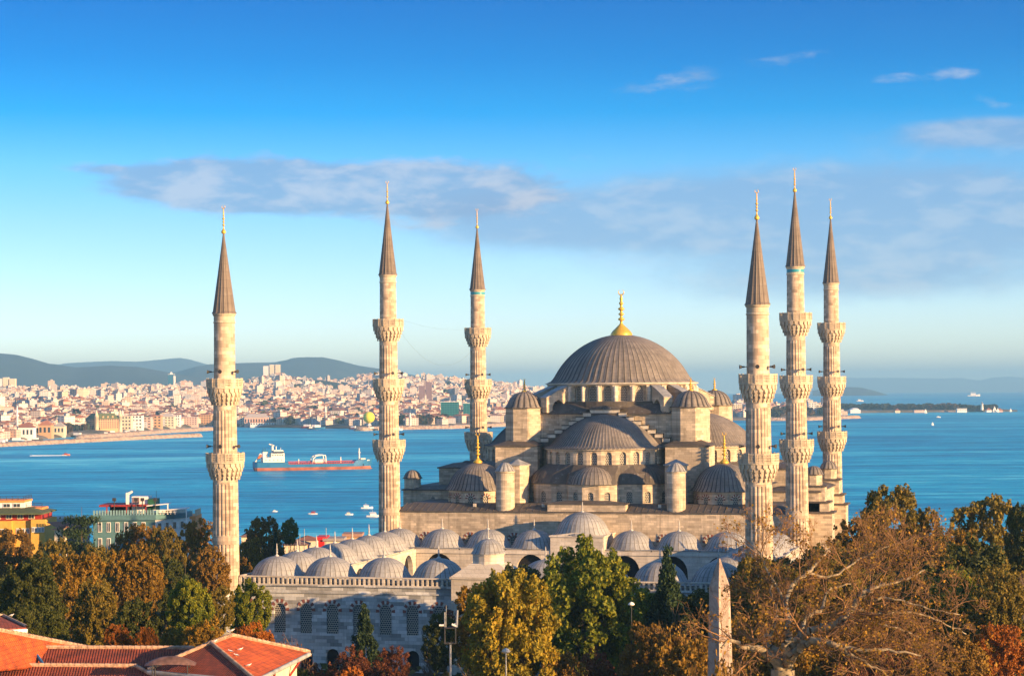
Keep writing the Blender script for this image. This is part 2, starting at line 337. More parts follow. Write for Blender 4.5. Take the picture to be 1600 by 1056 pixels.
# ---------------------------------------------------------------- minarets
def shaft_mb(levels,n=20):
    """levels: (z0,r0,z1,r1,fluted)"""
    mb=MB(); N=n*4
    for z0,r0,z1,r1,fl in levels:
        if fl:
            fm=lambda i,j: 1.0 if j in (0,1,6,7) else (.925 if i%4==0 else (1.0 if i%4==2 else .985))
            h=z1-z0; pr=[(r0*1.0,z0),(r0,z0+.06*h)]+[(r0+(r1-r0)*t,z0+h*t) for t in (.065,.35,.65,.9)]+[(r1,z0+h*.905),(r1,z1)]
            mb.lathe(pr,N,mod=fm,smooth=False)
        else: mb.lathe([(r0,z0),(r1,z1)],n*2,smooth=False)
    return mb
def balcony_parts(parent,z,r,rs,rail=1.25,sides=16,spk=(),spz=1.0):
    """z = top of the rail; rs = shaft radius below"""
    zb=z-rail; mb=MB(); ch=2.1
    T=4; NN=40
    for k in range(T):
        ra=rs+.06+(r-rs-.06)*(k/T)**.85; rb=rs+.06+(r-rs-.06)*((k+1)/T)**.85
        z0=zb-.25-ch*(1-k/T); z1=zb-.25-ch*(1-(k+1)/T)
        mb.lathe([(ra,z0),(ra+.02,z0+(z1-z0)*.35),(rb-.12,z1),(rb-.10,z1+.001)],NN,smooth=False)
        for i in range(NN//2):
            a=2*PI*(i+.5*(k==3))/(NN//2)
            q=((rb-.10)*cos(a),(rb-.10)*sin(a)); hw=PI*rb/(NN//2)*.66
            mb.obox(q,.13,hw,z0+.05,z1+.04,a,0,1)
            mb.obox(((rb-.03)*cos(a),(rb-.03)*sin(a)),.05,hw*.5,z0-.25 if k<2 else z0-.12,z1,a,0,1)
    mb.lathe([(r-.05,zb-.3),(r+.08,zb-.22),(r+.08,zb-.05),(r-.02,zb),(rs*.8,zb)],sides*2,smooth=False)
    inst('balcony_corbel',mb.mesh('balcony_corbel',M['carved']),parent)
    mb=MB()
    for i in range(sides):
        a=2*PI*i/sides; a2=2*PI*(i+1)/sides; am=(a+a2)/2; hw=r*math.tan(PI/sides)
        c=(r*cos(am),r*sin(am)); 
        mb.obox((r/cos(PI/sides)*cos(a),r/cos(PI/sides)*sin(a)),.09,.09,zb,z+.06,a,0)
        mb.obox(c,.07,hw-.07,zb,zb+.16,am); mb.obox(c,.08,hw-.07,z-.16,z,am)
        for q in (-.6,-.2,.2,.6):
            cc=(c[0]-sin(am)*hw*q,c[1]+cos(am)*hw*q); mb.obox(cc,.055,hw*.085,zb+.16,z-.16,am)
        for q in (1,2): mb.obox(c,.05,hw-.09,zb+.16+(rail-.32)*q/3-.05,zb+.16+(rail-.32)*q/3+.05,am)
        if i%2==0: mb.obox(((r-.02)*cos(am),(r-.02)*sin(am)),.035,hw*.45,zb+.16,z-.16,am)
    inst('balcony_parapet',mb.mesh('balcony_parapet',M['carved']),parent)
    rr=rs*.93
    for a in spk:
        mb=MB(); p=Vector((rr*cos(a),rr*sin(a),z+spz)); d=Vector((cos(a),sin(a),0))
        mb.tube(p,p+d*.35,.05,.05,6); mb.tube(p+d*.3,p+d*.55,.1,.12,8,cap=True); mb.tube(p+d*.5,p+d*1.0,.08,.30,10); mb.tube(p+d*1.0,p+d*.99,.3,.06,10)
        inst('loudspeaker',mb.mesh('loudspeaker',M['iron']),parent)
Z0=-1.5
def hall_or_court_minaret(kind,x,y,label,blue=False,speak=(R(-150),R(-60),R(-20))):
    root=empty('minaret',(x,y,Z0)); tag(root,label,'minaret','minarets of the mosque')
    def Hh(h): return h-Z0
    if kind=='a':
        b=[29.7,40.5]; tip,sb=65.78,50.0; rb=[2.68,2.52]
        lev=[(Hh(9.6)+.3,1.97,Hh(29.7)-3.6,1.82,1),(Hh(29.7)-3.6,1.80,Hh(40.5)-3.6,1.66,1),(Hh(40.5)-3.6,1.56,Hh(50)-.2,1.50,0)]
        rs=[1.82,1.66]; rt=1.5
    else:
        b=[29.8,40.57,51.12]; tip,sb=75.75,59.0; rb=[2.80,2.68,2.62]
        lev=[(Hh(9.6)+.3,2.0,Hh(29.8)-3.6,1.85,1),(Hh(29.8)-3.6,1.84,Hh(40.57)-3.6,1.70,1),(Hh(40.57)-3.6,1.68,Hh(51.12)-3.6,1.58,1),(Hh(51.12)-3.6,1.50,Hh(59)-.2,1.42,0)]
        rs=[1.85,1.70,1.58]; rt=1.42
    # the flutes of each section are cut in panels
    L2=[]
    for z0,r0,z1,r1,fl in lev:
        if z1-z0>14: zm=z0+(z1-z0)*.45; rm=r0+(r1-r0)*.45; L2+=[(z0,r0,zm,rm,fl),(zm,rm,z1,r1,fl)]
        else: L2.append((z0,r0,z1,r1,fl))
    inst('shaft',shaft_mb(L2).mesh('shaft',M['shaft']),root)
    mb=MB(); mb.lathe([(2.25,0),(2.2,Hh(9.6)-2.2),(2.12,Hh(9.6)-.25),(2.25,Hh(9.6)-.15),(2.25,Hh(9.6)+.1),(2.02,Hh(9.6)+.32)],24,smooth=False); mb.obox((0,0),2.5,2.5,0,Hh(9.6)-7,0)
    inst('pedestal',mb.mesh('pedestal',M['court']),root)
    for i,(zb,r) in enumerate(zip(b,rb)):
        balcony_parts(root,Hh(zb),r,rs[i],spk=speak if not(kind=='b' and i==2) else ())
    for c in (lev[1],lev[-1]):
        pass
    mb=MB(); zs=Hh(sb)
    mb.lathe([(rt,zs-1.5),(rt+.10,zs-1.42),(rt+.10,zs-1.25),(rt+.02,zs-1.2),(rt+.02,zs-.45),(rt+.16,zs-.3),(rt+.2,zs-.1),(rt+.02,zs)],32,smooth=False)
    inst('cornice',mb.mesh('cornice',M['carved']),root)
    if blue:
        mb=MB(); mb.lathe([(rt+.05,zs-1.05),(rt+.05,zs-.55)],32,smooth=False); inst('tile_band',mb.mesh('tile_band',M['tileblue']),root)
    fh=4.1; sh=tip-sb-fh; n=16
    mb=MB(); mb.lathe([(rt+.24,zs-.06),(rt+.22,zs+.05)]+[((rt+.12)*(1-t)**1.04+.10*t,zs+sh*t) for t in (.02,.2,.4,.6,.8,.93,1)],n*4,mod=lambda i,j:1.035 if i%4==0 else .985,smooth=False)
    inst('spire',mb.mesh('spire',M['spire']),root)
    f=inst('finial',finial_mb(fh,.36,False,True).mesh('finial',M['gold']),root,(0,0,zs+sh-.05))
    return root
mo=R(-76)
MIN=[('a',-38.85,0,'tall two-balcony minaret at the far left, rising from the trees at the courtyard corner',False),
 ('b',-36,70.1,'three-balcony minaret just right of the yellow balloon and cargo ship',False),
 ('b',-36,131.1,'three-balcony minaret just left of the dome, shadow across its lower shaft',True),
 ('a',38.85,0,'thick two-balcony minaret on the right, front one of the three right-hand minarets',False),
 ('b',36,70.1,'tallest-looking three-balcony minaret, middle one of the three on the right',True),
 ('b',36,131.1,'three-balcony minaret farthest to the right, slender and standing beside open sea',False)]
for k_,x_,y_,l_,b_ in MIN: hall_or_court_minaret(k_,x_,y_,l_,b_,speak=(mo+R(-85),mo+R(-8),mo+R(55)) if k_=='a' else (mo+R(-80),mo+R(20),mo+R(80)))
# ---------------------------------------------------------------- prayer hall (local origin = centre of the hall on plan)
YC=100.6
hall=empty('prayer_hall',(0,YC,0)); tag(hall,'great stone prayer hall with a cascade of grey lead domes around one huge central dome','mosque')
A_=M['hall']
LEADS={}
def part(mb,name,mats,parent=hall,label=None,loc=(0,0,0),rz=0):
    if mats in (M['lead'],M['leadlight'],M['leadroof']) and 'dome' in name: mats=[mats,M['seam'] if mats is not M['leadlight'] else M['seamlight']]
    o=mb.build(name,mats,parent,loc,rz)
    if label: o['label']=label
    return o
# lower walls
mb=MB(); wins=[]
front=[(-35.2,-30.6),(-7.2,-30.6)]
mb.quad((-35.2,-30.6,-1.5),(35.2,-30.6,-1.5),(35.2,-30.6,11.0),(-35.2,-30.6,11.0))
xs=[-35.2+i*(28/7.0) for i in range(8)]
def fw(x0,x1,z0,z1,n):
    for i in range(n):
        a=x0+(x1-x0)*i/n; wd=(x1-x0)/n
        bay(mb,(a,-30.6,z0),(1,0,0),(0,-1,0),wd,z1-z0,1.55,.5,1.35,.35); wins.append((a+wd/2,-30.6+.29,z0+.5,0))
fw(-35.2,-7.2,11.0,17.2,7); fw(7.2,35.2,11.0,17.2,7)
mb.quad((-7.2,-30.6,11),(7.2,-30.6,11),(7.2,-30.6,17.2),(-7.2,-30.6,17.2))
mb.box(-7.2,6.6,-30.75,-28.6,17.0,18.6)
for s in (-1,1):
    x=35.2*s
    mb.quad((x,-30.6*s,-1.5),(x,30.6*s,-1.5),(x,30.6*s,17.2),(x,-30.6*s,17.2)) if s<0 else mb.quad((x,-30.6,-1.5),(x,30.6,-1.5),(x,30.6,17.2),(x,-30.6,17.2))
mb.quad((35.2,30.6,-1.5),(-35.2,30.6,-1.5),(-35.2,30.6,17.2),(35.2,30.6,17.2))
wall=part(mb,'outer_wall',A_)
place_windows(wall,win_mesh(1.5,.85,0,.06,True,.30),wins)
mb=MB(); mb.box(-35.5,35.5,-30.9,30.9,17.15,17.32); 
mb.prism([(-35.5,-30.9),(35.5,-30.9),(35.5,30.9),(-35.5,30.9)],17.32,18.5,top=[(-33,-27),(33,-27),(33,27),(-33,27)])
for i in range(59):
    x=-35+i*1.2
    if -7.4<x<6.8: continue
    mb.tube((x,-30.9,17.36),(x+.05,-27,18.52),.06,.06,4)
mb.box(-7.5,6.9,-30.95,-28.4,18.6,18.78); mb.add([(-7.5,-30.95,18.78),(6.9,-30.95,18.78),(6.9,-28.4,18.78),(-7.5,-28.4,18.78),(-4,-29.3,19.2),(3.4,-29.3,19.2)],[(0,1,5,4),(1,2,5),(2,3,4,5),(3,0,4)])
lroof=part(mb,'lower_roof',M['leadroof'])
for x in (-8.6,12,-21):
    mb=MB(); mb.box(x,x+.5,-29.2,-28.9,18.0,18.55,0); part(mb,'roof_hatch',M['trim'],lroof)
# one cascade per side: exedra walls, lead roof, semi-dome drum, semi-dome
def rot(p,a): return (p[0]*cos(a)-p[1]*sin(a),p[0]*sin(a)+p[1]*cos(a))
def rq(l,a): return [rot(p,a) for p in l]
ow_mesh=win_mesh(1.05,1.45,0,.07); sw_mesh=win_mesh(1.08,1.62,0,.06); dw_mesh=win_mesh(1.25,2.1,0,.10); cw_mesh=win_mesh(.95,1.15,0,.06,True,.15)
for si in range(4):
    a=si*PI/2
    half=[(-12.8,-14.6),(-12.8,-21.1),(-10.9,-23.9),(-7.8,-25.3),(-4.75,-25.8),(-4.2,-27.3),(-1.5,-28.7)]
    full=half+[(-x,y) for x,y in half[::-1]]
    pts=rq(full,a); mb=MB(); wins=[]
    seg_wall(mb,pts,17.4,21.85,1.05,1.2,2.65,.30,wins,minlen=1.7)
    ew=part(mb,'exedra_wall',A_)
    if si in (0,1,3): place_windows(ew,ow_mesh,wins)
    # roof loft from the wall outline up to the drum circle
    mb=MB(); k=len(full); out_=[(x*1.03,y*1.012) for x,y in full]; inn=[]
    for x,y in full:
        th=math.atan2(y+15,x) if y<-15 else (-PI if x<0 else 0)
        inn.append((11.0*cos(th),-15+11.0*sin(th)))
    V1=[(*rot(p,a),21.85) for p in out_]; V2=[(*rot(p,a),22.0) for p in out_]; V4=[(*rot(p,a),25.25) for p in inn]
    V3=[tuple(V2[i][q]*.62+V4[i][q]*.38+(0,0,.45)[q] for q in range(3)) for i in range(k)]
    for i in range(k-1):
        mb.quad(V1[i],V1[i+1],V2[i+1],V2[i]); mb.quad(V2[i],V2[i+1],V3[i+1],V3[i]); mb.quad(V3[i],V3[i+1],V4[i+1],V4[i])
    rf=part(mb,'exedra_roof',M['leadroof'])
    for ex,ey,er,eh,aa in ((0,-25.0,4.5,3.1,0),(-8.2,-20.6,4.3,3.0,-.7),(8.2,-20.6,4.3,3.0,.7)):
        c=rot((ex,ey),a); d=dome_mb(er,eh,36,.016,1.04,0,2*PI,(c[0],c[1],22.0))
        part(d,'exedra_dome',M['lead'] if ex==0 else M['leadroof'],rf)
    # drum of the semi-dome
    arc=[(10.75*cos(PI+PI*i/13),-15+10.75*sin(PI+PI*i/13)) for i in range(14)]
    mb=MB(); wins=[]; seg_wall(mb,rq(arc,a),25.0,28.0,1.2,.2,1.9,.42,wins,minlen=1.5)
    mb.lathe([(11.0,27.75),(11.15,27.8),(11.15,28.05),(10.6,28.06)],52,(*rot((0,-15),a),0),0,PI+a,2*PI+a,smooth=False)
    dr=part(mb,'semi_dome_drum',A_); place_windows(dr,sw_mesh,[w_ for i,w_ in enumerate(wins)]) if si in (0,1,3) else None
    c=rot((0,-15),a); d=dome_mb(9.9,5.85,96,.014,1.13,PI+a,2*PI+a,(c[0],c[1],28.15),k=18,shp=.84)
    sdm=part(d,'semi_dome',M['lead'])
    # stepped gable over the great arch
    mb=MB(); n=7; y0,y1=-15.9,-14.7
    for i in range(n):
        x0=2.6+(11.8-2.6)*i/n; x1=2.6+(11.8-2.6)*(i+1)/n; zt=34.5-.76*(i+.4)
        for s in (-1,1):
            xa,xb=sorted((s*x0,s*x1)); P=[rot(p,a) for p in ((xa,y0),(xb,y0),(xb,y1),(xa,y1))]
            mb.prism(P,27.9,zt,0); P=[rot(p,a) for p in ((xa-.1,y0-.22),(xb+.1,y0-.22),(xb+.1,y1),(xa-.1,y1))]
            mb.prism(P,zt,zt+.16,1)
            P=[rot(p,a) for p in ((xa-.06,y0-.12),(xb+.06,y0-.12),(xb+.06,y0),(xa-.06,y0))]; mb.prism(P,zt-.62,zt,2)
    P=[rot(p,a) for p in ((-2.6,y0),(2.6,y0),(2.6,y1),(-2.6,y1))]; mb.prism(P,27.9,34.75,0)
    P=[rot(p,a) for p in ((-2.8,y0-.22),(2.8,y0-.22),(2.8,y1),(-2.8,y1))]; mb.prism(P,34.75,34.9,1)
    P=[rot(p,a) for p in ((-2.7,y0-.12),(2.7,y0-.12),(2.7,y0),(-2.7,y0))]; mb.prism(P,34.2,34.75,2)
    P=[(*rot(p,a),34.9) for p in ((-3.6,y0-.2),(3.6,y0-.2),(3.6,y1+1.2),(-3.6,y1+1.2))]+[(*rot((0,y0),a),35.55),(*rot((0,y1+1),a),35.6)]
    mb.add(P,[(0,1,4),(1,2,5,4),(3,0,4,5)],1)
    part(mb,'stepped_gable',[M['leadroof'],M['leadroof'],M['trim']])
# square block under the main drum
mb=MB(); mb.box(-14.75,14.75,-14.75,14.75,17.4,33.95); blk=part(mb,'central_block',A_)
mb=MB(); mb.prism([(-15.3,-15.3),(15.3,-15.3),(15.3,15.3),(-15.3,15.3)],33.95,34.15); 
mb.prism([(-15.3,-15.3),(15.3,-15.3),(15.3,15.3),(-15.3,15.3)],34.15,35.9,top=[(-13.2,-13.2),(13.2,-13.2),(13.2,13.2),(-13.2,13.2)])
mb.prism(poly((0,0),14.6,48,closed=False),35.2,36.25); part(mb,'central_roof',M['leadroof'])
# drum with arched windows between piers
mb=MB(); wins=[]; N=28; ringp=poly((0,0),13.3,N,ph=PI/N-PI/2)
seg_wall(mb,ringp,36.2,39.5,1.55,.08,2.15,.45,wins,minlen=1)
for i in range(N):
    an=-PI/2+PI/N+2*PI*i/N; mb.obox((13.45*cos(an),13.45*sin(an)),.34,.40,36.2,38.9,an,1); mb.obox((13.45*cos(an),13.45*sin(an)),.45,.5,38.9,39.15,an,1)
    mb.lathe([(.36,0),(.36,2.5),(.12,2.85),(.01,2.9)],8,(13.9*cos(an),13.9*sin(an),36.2),1)
mb.lathe([(13.5,39.1),(13.85,39.2),(14.1,39.4),(14.25,39.42),(14.25,39.62),(13,39.63)],84,m=1,smooth=False)
drum=part(mb,'main_drum',[A_,M['trim']])
place_windows(drum,dw_mesh,[(x,y,z+.05,r) for x,y,z,r in wins])
# diagonal buttresses with a small arch under each
for q in range(4):
    for da in (-.14,.14):
        an=PI/4+q*PI/2+da; mb=MB(); u=Vector((cos(an),sin(an),0)); v=Vector((-sin(an),cos(an),0))
        def PP(r,t,z): p=u*r+v*t; return (p.x,p.y,z)
        w_=.85
        sec=[(13.4,36.1),(13.4,39.2),(16.4,38.1),(19.0,36.9),(19.0,34.3),(17.6,34.3),(17.6,35.4),(17.1,36.2),(16.2,36.6),(15.3,36.2),(14.8,35.4),(14.8,34.6)]
        vs=[PP(r,-w_,z) for r,z in sec]+[PP(r,w_,z) for r,z in sec]; n=len(sec)
        mb.add(vs,[(i,(i+1)%n,n+(i+1)%n,n+i) for i in range(n)]+[tuple(range(n))[::-1],tuple(range(n,2*n))],0)
        c2=[(13.4,39.25),(16.4,38.15),(19.15,36.9),(19.15,37.05),(16.4,38.35),(13.4,39.45)]
        vs=[PP(r,-w_-.12,z) for r,z in c2]+[PP(r,w_+.12,z) for r,z in c2]; n=6
        mb.add(vs,[(i,(i+1)%n,n+(i+1)%n,n+i) for i in range(n)]+[tuple(range(n))[::-1],tuple(range(n,2*n))],1)
        part(mb,'flying_buttress',[A_,M['leadlight']])
d=dome_mb(12.6,8.95,70,.012,1.09,k=22,shp=.68,c=(0,0,39.68)); md=part(d,'main_dome',M['lead'],label='largest dome with a tall gilded finial')
f=part(finial_mb(8.7,2.05,True),'finial',M['gold'],md,loc=(0,0,48.45))
# four corner weight towers
for sx_ in (-1,1):
    for sy_ in (-1,1):
        c=(15.3*sx_,14.0*sy_); P=poly(c,3.5,8,closed=False,ph=PI/8); mb=MB()
        mb.prism(P,17.4,35.1); mb.prism(poly(c,3.68,8,closed=False,ph=PI/8),28.9,29.25,0)
        mb.box(c[0]-.25,c[0]+.25,c[1]-3.62,c[1]-3.5,29.8,31.6,1) if False else None
        t=part(mb,'corner_tower',A_)
        mb=MB(); mb.prism(poly(c,3.8,8,closed=False,ph=PI/8),35.1,35.28); part(mb,'eave',M['leadroof'],t)
        td=part(dome_mb(3.05,2.85,18,.05,1.12,gore=True,c=(c[0],c[1],35.3)),'tower_dome',M['lead'],t)
        part(finial_mb(2.5,.55),'finial',M['gold'],t,loc=(c[0],c[1],38.05))
        # shoulder block below the tower
        xa,xb=sorted((11.6*sx_,19.4*sx_)); ya,yb=sorted((13*sy_,19.6*sy_))
        mb=MB(); mb.box(xa,xb,ya,yb,17.4,28.3); xa2,xb2=sorted((18.6*sx_,13.2*sx_)); 
        sh=part(mb,'tower_base',A_)
        mb=MB(); mb.box(xa-.3,xb+.3,ya-.3,yb+.3,28.3,28.5); mb.prism([(xa-.3,ya-.3),(xb+.3,ya-.3),(xb+.3,yb+.3),(xa-.3,yb+.3)],28.5,29.5,top=[(c[0]-2,c[1]-2),(c[0]+2,c[1]-2),(c[0]+2,c[1]+2),(c[0]-2,c[1]+2)])
        part(mb,'tower_base_roof',M['leadroof'],sh)
        # octagonal stair turret on the shoulder, round turret in front
        c=(14.2*sx_,23.6*sy_); mb=MB(); mb.prism(poly(c,2.0,8,closed=False,ph=PI/8),17.4,25.1); t=part(mb,'octagonal_turret',A_)
        mb=MB(); mb.prism(poly(c,2.3,8,closed=False,ph=PI/8),25.1,25.25); mb.prism(poly(c,2.3,8,closed=False,ph=PI/8),25.25,26.2,top=poly(c,.05,8,closed=False)); part(mb,'turret_roof',M['leadlight'],t)
        c=(15.15*sx_,29.1*sy_ if sy_<0 else 28.0); mb=MB(); mb.lathe([(1.62,17.2),(1.62,23.95),(1.75,24.05),(1.75,24.3),(.5,24.31)],28,(c[0],c[1],0),smooth=False); t=part(mb,'round_turret',M['trim'] if False else A_)
        part(dome_mb(1.6,1.5,12,.06,1.14,gore=True,c=(c[0],c[1],24.32),shp=.8),'turret_dome',M['leadlight'],t)
        # corner dome
        c=(22.3*sx_,21.0*sy_); mb=MB(); wins=[]; seg_wall(mb,poly(c,5.35,12,ph=PI/12-PI/2),17.4,20.7,.95,.75,1.9,.2,wins,minlen=1)
        t=part(mb,'corner_dome_drum',A_)
        if sy_<0: place_windows(t,cw_mesh,[w_ for w_ in wins if w_[1]<c[1]+.5])
        cd=part(dome_mb(5.15,4.65,44,.018,1.13,c=(c[0],c[1],20.75)),'corner_dome',M['lead'],t)
        part(finial_mb(5.6,.85),'finial',M['gold'],t,loc=(c[0],c[1],25.35))
# side galleries with their domed turrets
for s in (-1,1):
    xa,xb=sorted((28.5*s,38.2*s)); mb=MB(); mb.box(xa,xb,-15,15,-1.5,20.1); g=part(mb,'side_gallery',A_)
    mb=MB(); mb.box(xa-.3,xb+.3,-15.3,15.3,20.1,20.3); mb.prism([(xa-.3,-15.3),(xb+.3,-15.3),(xb+.3,15.3),(xa-.3,15.3)],20.3,20.9,top=[(xa+2,-12),(xb-2,-12),(xb-2,12),(xa+2,12)]); part(mb,'gallery_roof',M['leadroof'],g)
    mb=MB(); w_=win_mesh(.7,1.3,0,.05); 
    for y in (-15.0,):
        inst('window',w_,g,(32.5*s,y-.02,17.4),0)
    xa,xb=sorted((24.5*s,33.2*s)); mb=MB(); mb.box(xa,xb,-8.5,8.5,19.9,23.9); g2=part(mb,'upper_gallery',A_)
    mb=MB(); mb.box(xa-.3,xb+.3,-8.8,8.8,23.9,24.1); mb.prism([(xa-.3,-8.8),(xb+.3,-8.8),(xb+.3,8.8),(xa-.3,8.8)],24.1,24.8,top=[(xa+2,-6),(xb-2,-6),(xb-2,6),(xa+2,6)])
    for y in (-4.5,0,4.5): mb.ball(((xa+xb)/2,y,24.5),1.1,0,12,6,.7)
    part(mb,'gallery_roof',M['leadroof'],g2)
    for y in (-13,13):
        c=(37.0*s,y); mb=MB()
        if s>0:
            mb.box(c[0]-2.2,c[0]+3.4,y-2.3,y+2.3,-1.5,16.6); mb.box(c[0]-2.0,c[0]+2.8,y-2.0,y+2.0,16.6,18.4); mb.box(c[0]-1.9,c[0]+2.1,y-1.8,y+1.8,18.4,21.2); zt=21.2
        else: mb.box(c[0]-1.2,c[0]+1,y-1.2,y+1.2,17,20.35); zt=20.3
        mb.prism(poly(c,1.55,8,closed=False,ph=PI/8),zt,zt+1.9); t=part(mb,'buttress_turret',A_)
        mb=MB()
        if s>0:
            for x0,x1,yy,z in ((c[0]-2.5,c[0]+3.8,2.6,16.6),(c[0]-2.1,c[0]+3.1,2.3,18.4),(c[0]-2.0,c[0]+2.4,2.1,21.2)): mb.box(x0,x1,y-yy,y+yy,z-.16,z+.14)
        mb.prism(poly(c,1.85,8,closed=False,ph=PI/8),zt+1.9,zt+2.05); part(mb,'eave',M['leadroof'],t)
        part(dome_mb(1.5,1.45,12,.05,1.12,gore=True,c=(c[0],c[1],zt+2.05)),'turret_dome',M['lead'],t)
# ---------------------------------------------------------------- courtyard
court=empty('arcaded_courtyard',(0,0,Z0)); tag(court,'marble-walled courtyard ringed by small pale lead domes, before the prayer hall','courtyard')
HW=36.6; ZT=10.35-Z0+.0
mb=MB(); wins=[]; wins2=[]
# front wall, two rows of windows
spans=[(-HW,-4.6,8),(4.6,HW,8)]
winx=[-34.0+3.95*i for i in range(8)]
def frontbays(x0,x1,n,rz=0,O=(0,0)):
    for i in range(n):
        a=x0+(x1-x0)*i/n; wd=(x1-x0)/n
        u=(cos(rz),sin(rz)); P=(O[0]+u[0]*a,O[1]+u[1]*a)
        bay(mb,(P[0],P[1],5.0-.8),(u[0],u[1],0),(u[1],-u[0],0),wd,6.6,1.75,.65+.45,1.1+3.1+.25,.32)
        q=(P[0]+u[0]*wd/2-u[1]*.26,P[1]+u[1]*wd/2+u[0]*.26); wins.append((q[0],q[1],5.0-.8+1.1,rz))
        bay(mb,(P[0],P[1],0),(u[0],u[1],0),(u[1],-u[0],0),wd,4.2,1.9,.15,2.2,.5,back=1)
frontbays(-HW,-4.6,8); frontbays(4.6,HW,8)
frontbays(-70,0,17,-PI/2,(-HW,0)) if False else None
frontbays(-70,0,17,-PI/2,(-HW,0)); frontbays(0,70,17,PI/2,(HW,0))
def cwall(z0,z1,o=0,m=0,th=.5):
    mb.box(-HW-o,-4.6,-o,th,z0,z1,m); mb.box(4.6,HW+o,-o,th,z0,z1,m); mb.box(-HW-o,-HW+th,th,70,z0,z1,m); mb.box(HW-th,HW+o,th,70,z0,z1,m)
cwall(10.8,12.05); cwall(11.05,11.25,.16); cwall(12.05,12.25,.25)
wallc=part(mb,'courtyard_wall',[M['court'],M['dark']],court)
place_windows(wallc,win_mesh(1.75,3.35,.12,.06,True,.27),wins)
# balustrade
mb=MB()
def balus(p,q):
    p=Vector(p);q=Vector(q);L=(q-p).length;u=(q-p).normalized();n=int(L/.72);a=math.atan2(u.y,u.x)
    for i in range(n+1):
        c=p+u*(L*i/n); mb.obox((c.x,c.y),.14 if i%6 else .2,.13 if i%6 else .17,12.25,13.32,a)
    c=(p+q)/2; mb.obox((c.x,c.y),L/2,.2,13.3,13.5,a); mb.obox((c.x,c.y),L/2,.18,12.25,12.37,a)
balus((-HW,0,0),(-4.7,0,0)); balus((4.7,0,0),(HW,0,0)); balus((-HW,.3,0),(-HW,69,0)); balus((HW,.3,0),(HW,69,0))
part(mb,'balustrade',M['trim'],court)
# arcade roof and inner arcades
mb=MB()
mb.box(-HW+.5,HW-.5,.5,8.3,12.2,12.55); mb.box(-HW+.5,-28.4,8.3,60.9,12.2,12.55); mb.box(28.4,HW-.5,8.3,60.9,12.2,12.55); mb.box(-HW+.5,HW-.5,60.9,70,12.2,12.55)
part(mb,'arcade_roof',M['leadlight'],court)
mb=MB()
def arcade(o,u,nv,L,n):
    u=Vector(u)
    for i in range(n): bay(mb,Vector(o)+u*(L*i/n),u,nv,L/n,8.2,5.2,0.02,4.6,.8,0,.25,back=1,seg=12)
z_=4.2
arcade((-28.4,61.0,z_),(1,0,0),(0,-1,0),56.8,7); arcade((-28.4,8.4,z_),(0,1,0),(1,0,0),52.5,6); arcade((28.4,61,z_),(0,-1,0),(-1,0,0),52.5,6); arcade((28.4,8.4,z_),(-1,0,0),(0,1,0),56.8,7)
for (x0,x1,y0,y1) in ((-28.6,28.6,60.8,61.05),(-28.65,-28.35,8.3,60.8),(28.35,28.65,8.3,60.8),(-28.6,28.6,8.3,8.6)): mb.box(x0,x1,y0,y1,12.1,12.75)
part(mb,'inner_arcade',[M['trim'],M['dark']],court)
mb=MB(); mb.box(-HW+.6,HW-.6,.6,69.6,4.0,4.2); part(mb,'paving',M['court'],court)
dm=dome_mb(3.62,3.0,30,.012,1.16,k=12).mesh('arcade_dome',[M['leadlight'],M['seamlight']]); fm_=finial_mb(1.9,.34,False,False,8).mesh('finial',M['stonefinial'])
sb_=MB(); sb_.box(-3.95,3.95,-3.95,3.95,-.42,-.05,0); sb_.box(-4.05,4.05,-4.05,4.05,-.12,0.0,1); sbm=sb_.mesh('dome_base',[M['trim'],M['leadlight']])
big=dome_mb(4.35,3.7,34,.010,1.12,k=12).mesh('portal_dome',[M['leadlight'],M['seamlight']])
pos=[(x,4.3) for x in (-32.6,-24.35,-16.1,-7.9,7.9,16.1,24.35,32.6)]+[(x,65.3) for x in (-32.6,-24.9,-16.7,-8.5,8.5,16.7,24.9,32.6)]
pos+=[(s*32.6,4.3+61/7*i) for s in (-1,1) for i in range(1,7)]
for x,y in pos:
    inst('dome_base',sbm,court,(x,y,13.0)).scale=(1,1,1)
    d=inst('arcade_dome',dm,court,(x,y,13.0)); inst('finial',fm_,d,(0,0,2.95))
for o in court.children:
    pass
mb=MB(); mb.box(-4.6,4.6,60.7,70,4,15.3); mb.box(-4.8,4.8,60.5,70,15.1,15.35); mb.add([(-4.6,60.7,15.35),(4.6,60.7,15.35),(0,60.7,15.9)],[(0,1,2)])
pt=part(mb,'portico_portal',M['trim'],court); d=inst('portal_dome',big,pt,(0,65.3,15.4)); inst('finial',fm_,d,(0,0,3.6))
# gate block with its small dome
mb=MB(); mb.box(-4.6,4.6,-.9,6.5,0,13.6); mb.box(-4.8,4.8,-1.1,6.7,13.5,13.8)
mb.prism([(-4.7,-1.0),(4.7,-1.0),(4.7,6.6),(-4.7,6.6)],13.8,15.6,top=[(-2.1,0.3),(2.1,.3),(2.1,4.6),(-2.1,4.6)])
mb.prism(poly((0,2.4),2.25,16,closed=False),15.3,17.0); mb.prism(poly((0,2.4),2.4,16,closed=False),16.8,17.0)
bay(mb,(-3,-.93,0),(1,0,0),(0,-1,0),6,11,3.2,.1,6.5,.6,0,.2,back=1)
gt=part(mb,'gatehouse',[M['trim'],M['dark']],court)
gd=part(dome_mb(2.15,2.0,20,.014,1.14,c=(0,2.4,17.0)),'gate_dome',M['leadlight'],gt); part(finial_mb(1.5,.28,False,False,8),'finial',M['stonefinial'],gd,loc=(0,2.4,18.95))
